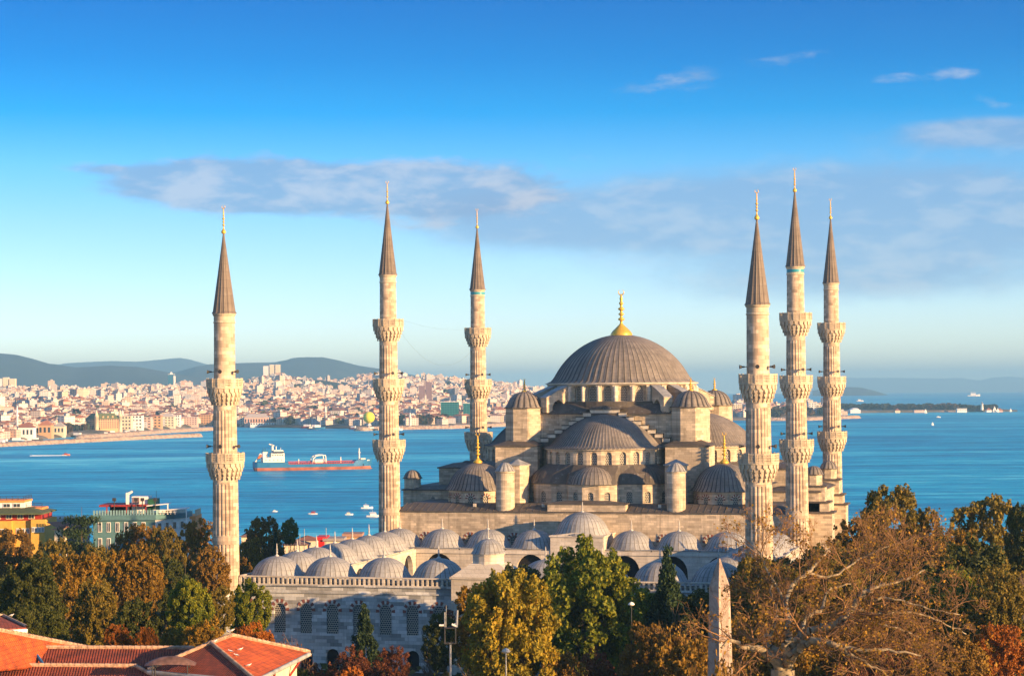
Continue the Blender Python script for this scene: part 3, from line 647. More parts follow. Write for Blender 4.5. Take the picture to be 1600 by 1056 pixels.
for s in (-1,1):
    mb=MB(); c=(22.5*s,-3.5); mb.obox(c,2.6,2.6,0,9.6,0); mb.obox(c,2.9,2.9,9.4,9.7,0); mb.prism(poly(c,2.6,12,closed=False),9.7,10.6); 
    if s>0:
        t=part(mb,'side_portal',M['trim'],court); pr=[(3.3,10.5),(2.6,11.1),(1.6,12.4),(.6,13.2),(.02,13.5)]; mb=MB(); mb.lathe(pr,40,(c[0],c[1],0),mod=ribmod(40,.03)); part(mb,'portal_roof',M['leadlight'],t)
# ablution fountain
mb=MB(); mb.prism(poly((0,35),3.2,6,closed=False),4.2,9.6); part(mb,'fountain',M['trim'],court)
# ---------------------------------------------------------------- setting: ground, sea, hills
RE=7.4e6
def drop(x,y): return ((x-CX)**2+(y-CY)**2)/(2*RE)
SEA=-21.0
def vnoise(seed):
    g=np.random.default_rng(seed).random((64,64))
    def f(x,y):
        x=np.asarray(x,float);y=np.asarray(y,float); xi=np.floor(x).astype(int);yi=np.floor(y).astype(int);fx=x-xi;fy=y-yi
        fx=fx*fx*(3-2*fx);fy=fy*fy*(3-2*fy); a=g[xi%64,yi%64];b=g[(xi+1)%64,yi%64];c=g[xi%64,(yi+1)%64];d=g[(xi+1)%64,(yi+1)%64]
        return (a*(1-fx)+b*fx)*(1-fy)+(c*(1-fx)+d*fx)*fy
    return f
VN=vnoise(3); VN2=vnoise(5)
def fbm(x,y,o=4):
    t=0;a=.5
    for i in range(o): t=t+a*VN(x*2**i+i*7.3,y*2**i+i*3.1); a*=.5
    return t
# sea
m,t,b=newmat('sea_water'); M['sea']=m
o=t.n('NewGeometry').outputs['Position']
mp=t.n('Mapping'); t.put(mp.inputs['Vector'],o); mp.inputs['Rotation'].default_value=(0,0,-YAW)
P0=mp.outputs[0]
w1=t.noise(t.vm('MULTIPLY',P0,(.009,.055,1)),1,6,.68,.3); w2=t.noise(t.vm('MULTIPLY',P0,(.05,.16,1)),1,5,.65); w3=t.noise(t.vm('MULTIPLY',P0,(.0011,.0062,1)),1,4,.55,.4)
w4=t.noise(t.vm('MULTIPLY',P0,(.25,.6,1)),1,3,.6)
k=t.m('ADD',t.m('ADD',t.m('MULTIPLY',w1,.42),t.m('MULTIPLY',w3,.34)),t.m('MULTIPLY',w2,.24))
t.L.new(t.ramp(k,[(.40,(.0,.12,.28)),(.47,(.0,.28,.52)),(.53,(.0,.46,.68)),(.60,(.20,.78,.90))]),b.inputs['Base Color'])
b.inputs['Roughness'].default_value=.34; b.inputs['IOR'].default_value=1.33; b.inputs['Specular IOR Level'].default_value=.3
hh=t.m('ADD',t.m('ADD',t.m('MULTIPLY',w2,1.0),t.m('MULTIPLY',w1,3.0)),t.m('MULTIPLY',w4,.5))
bump(t,b,hh,1.0,1.6)
fw_=t.n('TexVoronoi'); 
rr=[120]+list(np.geomspace(300,33000,46)); na=96
mb=MB(); vs=[];fs=[]
for r in rr:
    for i in range(na+1):
        a=R(-52)+R(104)*i/na; x=CX+r*sin(a-YAW);y=CY+r*cos(a-YAW); vs.append((x,y,SEA-drop(x,y)))
for j in range(len(rr)-1):
    for i in range(na): fs.append((j*(na+1)+i,j*(na+1)+i+1,(j+1)*(na+1)+i+1,(j+1)*(na+1)+i)[::-1])
mb.add(vs,fs,0,True); tag(mb.build('sea',M['sea']),kind='structure')
# near ground: plateau falling to the shore
m,t,b=newmat('ground_soil'); M['ground']=m; o=t.n('TexCoord').outputs['Object']
t.L.new(t.ramp(t.noise(o,.12,6,.65),[(.3,(.025,.03,.014)),(.5,(.05,.045,.025)),(.7,(.07,.055,.035))]),b.inputs['Base Color']); b.inputs['Roughness'].default_value=.95
def ground_z(x,y):
    dx=x-CX;dy=y-CY; D=-dx*sin(YAW)+dy*cos(YAW)
    base=-1.6
    if D<60: return base
    t=min(max((D-430)/250,0),1); t=t*t*(3-2*t)
    return base-23.5*t
mb=MB(); vs=[];fs=[]; nx,ny=80,70
for j in range(ny):
    D=-60+j*12.5
    for i in range(nx):
        Lx=-600+i*15.2; x=CX+Lx*cos(YAW)-D*sin(YAW); y=CY+Lx*sin(YAW)+D*cos(YAW); vs.append((x,y,ground_z(x,y)))
for j in range(ny-1):
    for i in range(nx-1): fs.append((j*nx+i,j*nx+i+1,(j+1)*nx+i+1,(j+1)*nx+i))
mb.add(vs,fs,0,True); tag(mb.build('ground',M['ground']),kind='structure')
# far land (city slope) as one terrain in camera-aligned polar coordinates
def px_dir(px): 
    d=ray(px,640); return Vector((d.x,d.y,0))
def interp(x,pts):
    return float(np.interp(x,[p[0] for p in pts],[p[1] for p in pts]))
SHORE=[(-200,700),(0,692),(60,686),(130,680),(230,672),(330,664.5),(400,667),(560,669),(640,669.5),(720,666),(820,661),(960,659),(1100,657),(1205,655),(1300,652),(1330,652)]
def shoreD(px): 
    z=SEA; y=interp(px,SHORE); D=depth_on(y,px,z); return D
# crest height of the city slope (photo line followed by roofs), then hills behind
CREST=[(-200,604),(0,604),(150,604),(300,604),(370,602),(400,590),(440,586),(475,595),(530,597),(560,588),(620,578),(680,586),(740,593),(800,599),(860,606),(960,614),(1100,620),(1205,629),(1300,633),(1330,650)]
CD=[(-200,5200),(300,5200),(390,6100),(480,6300),(560,6600),(860,6800),(960,5600),(1205,4600),(1330,4200)]
def land_z(px,D):
    s=shoreD(px); c=interp(px,CD); 
    if c<s+200: c=s+200
    yc=interp(px,CREST); zc=at(px,yc,c).z-14
    t=(D-s)/(c-s); 
    if t<0: return SEA-3
    zz=SEA+3.0*min(1,(D-s)/30.0)+1.2
    tt=min(t,1)
    prof=tt**1.25 if px<500 or px>900 else .30*tt+.70*tt**2.4
    z=zz+(zc-zz)*prof
    if t>1: z=zc-(t-1)*40
    u=px*.01; z+=float(fbm(u*.8,D*.0022)-.47)*30*min(1,max(0,(D-s-250)/900))
    return z
m,t,b=newmat('far_land'); M['land']=m; o=t.n('NewGeometry').outputs['Position']
t.L.new(t.ramp(t.noise(o,.012,6,.7),[(.35,(.035,.05,.03)),(.5,(.12,.10,.08)),(.62,(.22,.18,.15)),(.75,(.05,.06,.035))]),b.inputs['Base Color']); b.inputs['Roughness'].default_value=1
mb=MB(); vs=[];fs=[]; PX=list(range(-200,1336,16)); nd=44
for px in PX:
    s=shoreD(px)
    for j in range(nd):
        D=s-6 if j==0 else s+(j-1)**1.5*17.0; p=at(px,604,D); z=land_z(px,D)
        vs.append((p.x,p.y,z))
for i in range(len(PX)-1):
    for j in range(nd-1): fs.append((i*nd+j,(i+1)*nd+j,(i+1)*nd+j+1,i*nd+j+1))
mb.add(vs,fs,0,True); tag(mb.build('far_shore',M['land']),kind='structure')
def hill(name,prof,D,thick,mat,base=SEA-30,rough=.12,nz=14,seed=0):
    mb=MB(); pxs=np.arange(prof[0][0],prof[-1][0]+1,6); vs=[];fs=[]; n=nz
    for px in pxs:
        yt=interp(px,prof); zt=at(px,yt,D).z
        for j in range(n):
            q=j/(n-1); dd=D-thick/2+thick*q; sh=math.sin(PI*q)**.8 if 0<q<1 else 0
            p=at(float(px),604,dd); rg=1+rough*float(fbm(px*.03+seed,q*6+seed)-.5)*(0 if abs(q-.5)<.05 else 2)
            vs.append((p.x,p.y,base+(zt-base)*min(sh*rg,1.0)))
    for i in range(len(pxs)-1):
        for j in range(n-1): fs.append((i*n+j,(i+1)*n+j,(i+1)*n+j+1,i*n+j+1))
    mb.add(vs,fs,0,True); return tag(mb.build(name,mat),kind='structure')
m,t,b=newmat('wooded_hill'); M['hill']=m; o=t.n('NewGeometry').outputs['Position']
t.L.new(t.ramp(t.noise(o,.004,7,.7),[(.35,(.006,.022,.028)),(.55,(.014,.034,.036)),(.72,(.06,.065,.06))]),b.inputs['Base Color']); b.inputs['Roughness'].default_value=1
hill('hills',[(-260,560),(-60,548),(0,552),(25,554),(50,560),(80,569),(120,574),(170,571),(215,573),(250,579),(290,586),(330,592),(380,600)],11000,3200,M['hill'],seed=1)
hill('hills',[(60,580),(85,570),(110,567),(150,565),(175,564),(215,565),(250,562),(280,559),(295,561),(320,568),(350,576)],18500,4000,M['hill'],seed=2)
hill('hills',[(240,590),(280,580),(310,572),(335,569),(380,567),(430,566),(455,561),(485,558),(505,558),(530,563),(560,571),(600,577),(680,592)],12500,3200,M['hill'],seed=3)
hill('hills',[(395,604),(430,600),(460,592),(500,593),(545,600),(580,606)],6050,500,M['hill'],seed=4)
hill('hills',[(1270,610),(1300,606),(1322,604.5),(1345,605),(1365,610),(1385,616),(1400,622)],14500,1800,M['hill'],seed=5,base=-80)
hill('hills',[(1240,596),(1300,590),(1400,590),(1470,591),(1500,590),(1530,594),(1555,589),(1580,588),(1610,591),(1700,596)],36000,4000,M['hill'],rough=.05,seed=6,base=-260)
# right-hand wooded point and the low quay in front of it
def sliver(name,pxa,pxb,yfront,D1,h,mat,taper=.5):
    mb=MB(); vs=[];fs=[]; n=40
    for i in range(n+1):
        px=pxa+(pxb-pxa)*i/n; D0=depth_on(yfront(px),px,SEA); k=min(1,(n-i)/4)
        for dd,z in ((0,SEA-2),(4,SEA+h*k*.8),(14,SEA+h*k),(D1,SEA+h*k),(D1+10,SEA-2)): p=at(px,604,D0+dd); vs.append((p.x,p.y,z))
    for i in range(n):
        for j in range(4): fs.append((i*5+j,(i+1)*5+j,(i+1)*5+j+1,i*5+j+1))
    mb.add(vs,fs,0); return mb.build(name,mat)
tag(sliver('headland',1290,1590,lambda p:644.5-(p-1290)*.009,160,3,M['land']),kind='structure')
# breakwaters of heaped rock
m,t,b=newmat('breakwater_rock'); M['rock']=m; o=t.n('NewGeometry').outputs['Position']
t.L.new(t.ramp(t.noise(o,.25,5,.7),[(.3,(.10,.07,.06)),(.5,(.42,.30,.22)),(.7,(.55,.42,.32))]),b.inputs['Base Color']); b.inputs['Roughness'].default_value=1
def breakwater(pts,wd,h,label,name='breakwater'):
    mb=MB(); n=len(pts)
    P=[]
    for i in range(len(pts)-1):
        for q in range(40):
            f=q/40; px=pts[i][0]*(1-f)+pts[i+1][0]*f; py=pts[i][1]*(1-f)+pts[i+1][1]*f; P.append(at(px,py,depth_on(py,px,SEA)))
    P.append(at(*pts[-1],depth_on(pts[-1][1],pts[-1][0],SEA)))
    vs=[];fs=[]
    for i,p in enumerate(P):
        a=P[max(0,i-1)];c=P[min(len(P)-1,i+1)];u=(c-a);u.z=0;u.normalize();v=Vector((-u.y,u.x,0)); e=1 if 0<i<len(P)-1 else .5
        for s,z in ((-1,-1.5),(-.6,h*.75),(-.3,h),(.35,h),(.7,h*.7),(1,-1.5)):
            q=p+v*(s*wd*e); vs.append((q.x,q.y,SEA+z*e+random.uniform(-.5,.5)*(z>0)))
    for i in range(len(P)-1):
        for j in range(5): fs.append((i*6+j,(i+1)*6+j,(i+1)*6+j+1,i*6+j+1))
    fs+=[(0,1,2,3,4,5),tuple(range(len(vs)-6,len(vs)))[::-1]]
    mb.add(vs,fs,0); o=mb.build(name,M['rock']); tag(o,label,'breakwater'); return o
breakwater([(-60,700),(60,694),(190,687),(312,681.5)],9,4.0,'long low rock breakwater in the left sea, nearer of the two')
breakwater([(124,685),(170,682),(250,676),(330,671.5)],9,4.5,'second rock breakwater just behind the longer one, with a small beacon at its end')
breakwater([(560,672.5),(610,670.5),(700,669),(790,665),(830,664)],10,4.5,'rock-faced shore embankment between the two left middle minarets','rock_embankment')
breakwater([(1195,656.5),(1260,656),(1300,654),(1338,652.5)],12,4.5,'low stone quay ending just right of the rightmost minaret','stone_quay')
# ---------------------------------------------------------------- the far city
def wallm(name,cols):
    m,t,b=newmat(name); g=t.n('NewGeometry'); o=g.outputs['Position']; x,y,z=t.sep(o)[0:3]; nr=g.outputs['Random Per Island']
    tc_=t.n('TexCoord').outputs['Object']
    xx=t.m('ADD',t.m('MULTIPLY',x,.97),t.m('MULTIPLY',y,-.35)); 
    fl=t.m('FRACT',t.m('DIVIDE',z,3.3)); cl=t.m('FRACT',t.m('DIVIDE',t.m('ADD',x,y),3.9))
    wi=t.m('MULTIPLY',t.m('GREATER_THAN',fl,.42),t.m('GREATER_THAN',cl,.5))
    n=t.sep(g.outputs['Normal'])[2]; side=t.m('LESS_THAN',t.m('ABSOLUTE',n),.3)
    ofs=t.n('ObjectInfo').outputs['Random']
    col=t.ramp(t.m('FRACT',t.m('ADD',nr,ofs)),[(i/len(cols),c) for i,c in enumerate(cols)],'CONSTANT')
    col=t.mix(t.m('MULTIPLY',t.m('MULTIPLY',wi,side),.62),col,(.10,.10,.12,1))
    t.L.new(col,b.inputs['Base Color']); b.inputs['Roughness'].default_value=.9; b.inputs['Specular IOR Level'].default_value=.1; return m
M['cwall']=wallm('city_wall',[(.72,.58,.46),(.78,.68,.58),(.62,.42,.32),(.80,.74,.68),(.58,.50,.46),(.75,.52,.38),(.50,.50,.52),(.85,.76,.64),(.66,.56,.50),(.74,.60,.54)])
def troof(name,cols):
    m,t,b=newmat(name); g=t.n('NewGeometry'); ofs=t.n('ObjectInfo').outputs['Random']
    t.L.new(t.ramp(t.m('FRACT',t.m('ADD',g.outputs['Random Per Island'],ofs)),[(i/len(cols),c) for i,c in enumerate(cols)],'CONSTANT'),b.inputs['Base Color']); b.inputs['Roughness'].default_value=.9; return m
M['croof']=troof('city_tile_roof',[(.34,.12,.06),(.28,.11,.07),(.42,.16,.08),(.24,.13,.10)])
M['cflat']=troof('city_flat_roof',[(.40,.36,.33),(.30,.27,.26),(.48,.42,.38),(.36,.20,.14)])
def house(mb,c,hx,hy,z0,h,a,kind,off=0):
    mb.obox(c,hx,hy,z0-8,z0+h,a,0)
    if kind==0: # hipped tile roof
        r=min(hx,hy)*.45; e=.5; P=[];
        for dx,dy,z in ((-hx-e,-hy-e,0),(hx+e,-hy-e,0),(hx+e,hy+e,0),(-hx-e,hy+e,0)):
            P.append((c[0]+dx*cos(a)-dy*sin(a),c[1]+dx*sin(a)+dy*cos(a),z0+h+z+.02))
        k=max(0,hx-hy)
        for dx in (-k,k): P.append((c[0]+dx*cos(a),c[1]+dx*sin(a),z0+h+r))
        mb.add(P,[(0,1,5,4),(1,2,5),(2,3,4,5),(3,0,4)],1)
    else:
        mb.obox(c,hx*1.03,hy*1.03,z0+h,z0+h+.5,a,2); mb.obox((c[0]+hx*.2,c[1]+hy*.2),hx*.3,hy*.35,z0+h+.5,z0+h+3,a,0)
CM=[M['cwall'],M['croof'],M['cflat']]
def gz(p):
    v=p-Vector((CX,CY,CZ)); D=-v.x*sin(YAW)+v.y*cos(YAW); Lx=v.x*cos(YAW)+v.y*sin(YAW); px=800+F*Lx/D; return land_z(px,D)
blocks=[]; random.seed(11)
for k in range(14500):
    px=random.uniform(-120,1318); s=shoreD(px); c=interp(px,CD)
    if 880<px<1150 or (1212<px<1222): continue
    q=random.random()**1.15; D=s+35+q*(c*1.03-s-35)
    if px>500 and px<900 and D>4600 and random.random()<.12: continue
    if 55<px-0 and px<200 and D-s<120: continue
    if 1195<px and D-s<380: continue
    if float(fbm(px*.022,D*.004))<.30: continue
    p=at(px,604,D); 
    hi=random.random(); h=random.uniform(6,11) if q<.35 else random.uniform(8,18)
    if hi>.965: h*=1.75
    hx=random.uniform(4.5,9.5); hy=random.uniform(4.5,8.5)
    if D>5200: hx*=.9
    blocks.append((D,px,p,hx,hy,h,random.choice((0,0,.15,-.3,.5,.9,-.6,PI/2))+YAW,0 if (random.random()<(.62 if q<.5 else .3) and h<17) else 1))
blocks.sort(key=lambda b:-(b[3]*b[5])/b[0]**1.0 if b[0]<4300 else 0)
big=blocks[:292]; rest=blocks[292:]
mb=MB()
for D,px,p,hx,hy,h,a,kd in rest: house(mb,(p.x,p.y),hx,hy,land_z(px,D),h,a,kd)
o=mb.build('distant_houses',CM); tag(o,'sea of small pale and red-roofed houses covering the far shore and hillside','houses',kind='stuff')
protos={}
for i,(D,px,p,hx,hy,h,a,kd) in enumerate(big):
    tall=h>19; key=(kd,tall,i%6)
    if key not in protos:
        q=MB(); house(q,(0,0),9,8,0,(26 if tall else 13),0,kd); protos[key]=q.mesh('apartment_block',CM)
    o=inst('apartment_block',protos[key],None,(p.x,p.y,land_z(px,D)),a,(hx/9,hy/8,h/(26 if tall else 13)))
    if kd==0: tag(o,'small walled house with a reddish tile roof in the dense city across the water','house','tile-roofed houses across the water')
    elif tall: tag(o,'tall pale flat-roofed apartment tower standing above the dense city across the water','tower block','tower blocks across the water')
    else: tag(o,'low pale flat-roofed apartment block in the dense city across the water','apartment block','flat-roofed blocks across the water')
# far-shore trees as dark clumps
M['farfol']=plain('distant_foliage',(.045,.055,.025),.95,var=.5,sc=.08)
M['farfol2']=plain('distant_foliage_autumn',(.10,.065,.03),.95,var=.5,sc=.08)
def clump_mesh(seed,flat=.8):
    rg=np.random.default_rng(seed); mb=MB()
    for i in range(90):
        d=rg.normal(size=3); d/=np.linalg.norm(d); d*=rg.random()**.33; c=np.array([d[0],d[1],d[2]*flat+.9]); r=.16+.14*rg.random()
        for q in range(3):
            n=rg.normal(size=3); n/=np.linalg.norm(n); u=np.cross(n,[0,0,1.01]); u/=np.linalg.norm(u)+1e-6; v=np.cross(n,u)
            mb.quad(c-u*r-v*r,c+u*r-v*r,c+u*r+v*r,c-u*r+v*r)
    mb.tube((0,0,-.3),(0,0,.7),.09,.06,5,1); return mb.mesh('crown',[M['farfol'] if seed%3 else M['farfol2'],M['farfol2']])
CLM=[clump_mesh(i) for i in range(6)]
rg=random.Random(5); ntree=0
def fartree(px,D,sz,z=None,i=[0]):
    p=at(px,604,D); z=land_z(px,D) if z is None else z; i[0]+=1
    o=inst('tree',CLM[rg.randrange(6)],None,(p.x,p.y,z-.5),rg.random()*6,(sz,sz,sz*.9)); return o
for k in range(90):
    px=rg.choice([rg.uniform(440,700),rg.uniform(620,690),rg.uniform(0,130),rg.uniform(330,460),rg.uniform(790,840)]); s=shoreD(px)
    tag(fartree(px,s+rg.uniform(25,170),rg.uniform(5,9)),'small dark tree among the waterfront houses of the far shore','tree','trees along the far waterfront')
for k in range(64):
    px=rg.uniform(1205,1305); s=shoreD(px); tag(fartree(px,s+rg.uniform(20,360),rg.uniform(6,10)),'dark tree on the wooded bank seen between the right-hand minarets','tree','trees on the bank between the right minarets')
for k in range(75):
    px=1312+245*(k+rg.random())/75; D0=depth_on(643,px,SEA); tag(fartree(px,D0+rg.uniform(55,150),rg.uniform(6,9.5)*(1 if px<1500 else .8),SEA+3),'dark tree of the long low headland at the right','tree','trees on the right headland')
mb=MB(); rgq=np.random.default_rng(12)
for k in range(620):
    px=rgq.uniform(-100,1190); s=shoreD(px); c=interp(px,CD); D=s+60+(c-s-60)*rgq.random()
    if float(fbm(px*.03+9,D*.005))<.46: continue
    p=at(px,604,D); z=land_z(px,D); rr=rgq.uniform(6,13)
    for i in range(26):
        d=rgq.normal(size=3); d/=np.linalg.norm(d); cc=np.array([p.x,p.y,z+rr*.5])+d*rr*rgq.random()**.4*np.array([1,1,.7]); n_=rgq.normal(size=3); n_/=np.linalg.norm(n_); u=np.cross(n_,[0,0,1.01]); u/=np.linalg.norm(u); v=np.cross(n_,u); q=rr*.34
        mb.quad(cc-u*q-v*q,cc+u*q-v*q,cc+u*q+v*q,cc-u*q+v*q)
tag(mb.build('distant_woods',[M['farfol']]),'dark patches of trees scattered among the houses of the far city','trees',kind='stuff')
# buildings on the headland
M['fascia']=plain('grey_gutter',(.34,.34,.33),.7,var=.3); M['white']=plain('white_paint',(.80,.76,.72),.6,var=.12); M['cream']=plain('cream_render',(.72,.60,.42),.8,var=.15); M['pinkish']=plain('pinkish_render',(.70,.45,.36),.8,var=.15)
M['glassdk']=plain('dark_glazing',(.03,.045,.06),.2,var=.2,spec=.6); M['teal']=plain('teal_render',(.09,.19,.21),.6,var=.15); M['orange']=plain('orange_render',(.80,.28,.08),.7,var=.15)
M['yellow']=plain('yellow_render',(.64,.36,.07),.75,var=.12); M['redpaint']=plain('red_paint',(.30,.03,.02),.6,var=.2); M['greenroof']=plain('mossy_green_roof',(.10,.12,.05),.8,var=.3); M['grey']=plain('grey_metal',(.30,.31,.32),.5,.3,.2)
def farbox(name,px0,px1,ytop,D,h,depth,mat,label,cat,z=None,extra=None):
    p0=at(px0,604,D);p1=at(px1,604,D); z=at((px0+px1)/2,ytop,D).z-h if z is None else z
    c=(p0+p1)/2; wd=(p1-p0).length
    r=empty(name,(c.x,c.y,z),YAW); tag(r,label,cat); return r,wd
def simple(name,px0,px1,ytop,dd,label,cat,mats,roof=1,yb=None,floors=0,depth=14,D=None,zb=None):
    pm=(px0+px1)/2; D=D or shoreD(pm)+dd; zb=land_z(pm,D) if zb is None else zb; zt=at(pm,ytop,D).z; h=zt-zb
    r,wd=farbox(name,px0,px1,ytop,D,h,depth,None,label,cat,z=zb); hx=wd/2
    mb=MB(); mb.box(-hx,hx,0,depth,-6,h,0); mb.build('wall',mats[0],r)
    mb=MB()
    if roof==1: mb.box(-hx-.5,hx+.5,-.5,depth+.5,h,h+.8)
    elif roof==2: mb.prism([(-hx-.6,-.6),(hx+.6,-.6),(hx+.6,depth+.6),(-hx-.6,depth+.6)],h,h+depth*(.35 if D>700 else .16),top=[(-hx+depth*.4,depth*.45),(hx-depth*.4,depth*.45),(hx-depth*.4,depth*.55),(-hx+depth*.4,depth*.55)])
    elif roof==3: mb.lathe([(hx*cos(t),h+hx*.35*sin(t)) for t in np.linspace(0,PI/2-.02,6)],20,(0,depth/2,0))
    mb.build('roof',mats[1],r)
    if floors:
        n=max(2,int(wd/4)); 
        for f in range(floors):
            mb=MB(); z0=h*(f+.35)/floors; z1=h*(f+.8)/floors
            for i in range(n):
                x=-hx+wd*(i+.25)/n; mb.box(x,x+wd*.5/n,-.12,.05,z0,z1)
                
                if D<700: mb.build('window',M['glassdk'],r); mb=MB()
            if D>=700: o=mb.build('window_row',M['glassdk'],r)
    return r,wd,h
hl=dict(D=depth_on(644,1400,SEA)+12,zb=SEA+3)
simple('boat_shed',1329,1345,640,0,'white arched-roof shed on the right headland','shed',[M['white'],M['white']],3,depth=40,**hl)
simple('long_hall',1429,1445,640.3,0,'dark-windowed two-storey hall under the trees of the headland','hall',[M['pinkish'],M['glassdk']],1,floors=2,**hl)
simple('club_house',1496,1511,638.6,0,'white flat-roofed clubhouse near the right part of the headland','clubhouse',[M['white'],M['white']],1,floors=3,**hl)
simple('small_house',1542,1550,640.5,0,'orange-roofed house on the headland just right of its lighthouse','house',[M['white'],M['croof']],2,**hl)
simple('small_house',1560,1567,641,0,'last pink-walled house at the outer tip of the headland','house',[M['pinkish'],M['croof']],2,**hl)
simple('small_house',1399,1407,641.3,0,'red-roofed house at the shore of the headland, left of the long hall','house',[M['cream'],M['croof']],2,**hl)
p=at(1535,643,hl['D']+10); r=empty('lighthouse',(p.x,p.y,SEA+3),0); tag(r,'slim white lighthouse tower on the right headland','lighthouse')
mb=MB(); mb.lathe([(3.4,0),(2.4,13),(3.2,13.1),(3.2,13.8)],12); mb.build('tower',M['white'],r); mb=MB(); mb.lathe([(1.6,13.8),(1.6,16),(1.9,16),(.1,18)],10); mb.build('lantern',M['grey'],r)
# named landmarks of the far city
def palace():
    D=shoreD(160)+30; p=at(151,604,D); z=land_z(160,D); a=YAW-.75; r=empty('railway_station',(p.x,p.y,z),a); tag(r,'big ochre waterfront station with steep roof and two corner turrets','station')
    h=at(150,655,D).z-z; X=26.;Y=40.
    mb=MB(); mb.box(-X,0,0,Y,-5,h); mb.build('main_wing',M['yell2'],r); mb=MB(); mb.prism([(-X-.5,-.5),(.5,-.5),(.5,Y+.5),(-X-.5,Y+.5)],h,h+8,top=[(-X+6,6),(-6,6),(-6,Y-6),(-X+6,Y-6)]); rf=mb.build('roof',M['greenroof'],r)
    for y in (12,20,28): mb=MB(); mb.box(-3.2,-1,y-1.3,y+1.3,h,h+3.2); mb.prism([(-3.2,y-1.6),(-.8,y-1.6),(-.8,y+1.6),(-3.2,y+1.6)],h+3.2,h+4.6,top=[(-3.2,y-.1),(-.8,y-.1),(-.8,y+.1),(-3.2,y+.1)]); mb.build('dormer',M['yell2'],rf)
    for c in ((0,0),(0,Y)):
        mb=MB(); mb.lathe([(3.0,-5),(3.0,h+3),(3.4,h+3),(.1,h+13)],10,(*c,0)); mb.build('corner_turret',M['cream'],r)
    for f in range(5):
        mb=MB(); z0=2.4+f*h/5.6; z1=z0+h/5.6*.62
        for i in range(7): mb.box(-X+1.5+i*3.3,-X+3.3+i*3.3,-.15,.05,z0,z1)
        for i in range(9): mb.box(-.05,.15,3.6+i*3.8,5.6+i*3.8,z0,z1)
        mb.build('window_row',M['glassdk'],r)
M['yell2']=plain('ochre_stone',(.56,.33,.17),.85,var=.15)
palace()
def glassgrid():
    m,t,b=newmat('green_curtain_wall'); o=t.n('TexCoord').outputs['Object']; x,y,z=t.sep(o)[0:3]
    l=t.m('MAXIMUM',t.m('GREATER_THAN',t.m('FRACT',t.m('DIVIDE',z,3.6)),.82),t.m('GREATER_THAN',t.m('FRACT',t.m('DIVIDE',t.m('ADD',x,y),4.2)),.86))
    t.L.new(t.mix(l,(.006,.085,.095,1),(.05,.22,.21,1)),b.inputs['Base Color']); b.inputs['Roughness'].default_value=.3; return m
M['curtain']=glassgrid()
Dg=shoreD(715)+110
for a_,b_,yt,lb,dp in ((689,717,628,'front slab of dark green glass offices behind the shore embankment',26),(724,735,630,'narrow dark teal glass slab beside the larger green glass offices',30)):
    r,wd,h=simple('glass_office',a_,b_,yt,0,lb,'office building',[M['curtain'],M['white']],1,D=Dg if a_<700 else Dg+12,depth=dp)
M['dktower']=plain('brown_tower_cladding',(.22,.14,.15),.7,var=.1)
simple('tower_block',655,664,603,0,'shorter of two dark purple-brown twin tower blocks','tower block',[M['dktower'],M['dktower']],1,D=4500,depth=18)
simple('tower_block',665.5,675,597,0,'taller of two dark purple-brown twin tower blocks','tower block',[M['dktower'],M['dktower']],1,D=4600,depth=18)
M['blueglass']=plain('blue_glass',(.03,.14,.24),.25,var=.1,spec=.6)
r,wd,h=simple('skyscraper',263,272,585,0,'lone blue glass skyscraper with white crown above the left of the city','skyscraper',[M['blueglass'],M['white']],1,D=5600,depth=20)
mb=MB(); mb.box(wd/2-.5,wd/2+3,-.5,12,-5,h*.93); mb.build('side_fin',M['white'],r); mb=MB(); mb.prism([(-4,4),(4,4),(4,14),(-4,14)],h,h+7,top=[(-1,8),(1,8),(1,10),(-1,10)]); mb.build('crown',M['white'],r)
for i,(a_,b_,yt,lb) in enumerate(((0,4,592,'pale point-roofed tower block cut by the left edge'),(5,13,590,'pale tower block with a pointed roof near the left edge'),(15,24,592,'pale tower block with reddish stripes near the left edge'),(412,420,572,'left one of three white tower blocks below the far hill'),(422,429,570,'middle one of three white tower blocks below the far hill'),(431,438,570,'right one of three white tower blocks below the far hill'),(303,317,610,'wide grey-and-white slab of flats left of the leftmost minaret'),(262,277,619,'pair-like cream tower block above the station waterfront'),(1146,1160,632,'white slab of flats seen just right of the dome, near the front right minaret'),(1264,1276,630,'pink and white block of flats between the two farther right minarets'),(1278,1284,633,'orange and white block of flats touching the rightmost minaret'))):
    simple('tower_block',a_,b_,yt,0,lb,'tower block',[M['cream'] if i%3 else M['white'],M['white']],1,D=(5200 if yt>586 or i<3 else 6500) if a_<1000 else 3900,depth=16,floors=6 if a_>300 and a_>1000 else 0)
rb=random.Random(4)
for i,(a_,b_,yt) in enumerate([(190,205,650),(206,222,649),(224,236,652),(240,252,650),(252,272,651),(274,281,648),(283,308,652),(310,330,648),(375,388,650),(391,432,660),(382,420,652),(60,80,664),(84,100,666),(28,52,668)]):
    lbl='waterfront block, number of storeys five, %s walls, %s'%(['cream','white','pink','ochre'][i%4],['right beside the ochre station','second right of the station','third right of the station with grey side','narrow, fourth along from the station','broad pinkish front facing the breakwater','slim white front near the breakwater end','broad front left of the leftmost minaret','front touching the leftmost minaret','just right of the leftmost minaret','long low quay building above the ship','behind the long low quay building','left of the station, red-roofed','left of the station, gabled boat hall','far left among moored boats'][i])
    lbl=lbl.replace('waterfront block, number of storeys five, ','waterfront block with ')
    simple('waterfront_block',a_,b_,yt,12,lbl,'waterfront building',[[M['cream'],M['white'],M['pinkish'],M['yell2']][i%4],M['croof'] if i%2 else M['cflat']],2 if i>9 or i==4 else 1,floors=4 if i<9 else 1,depth=16)
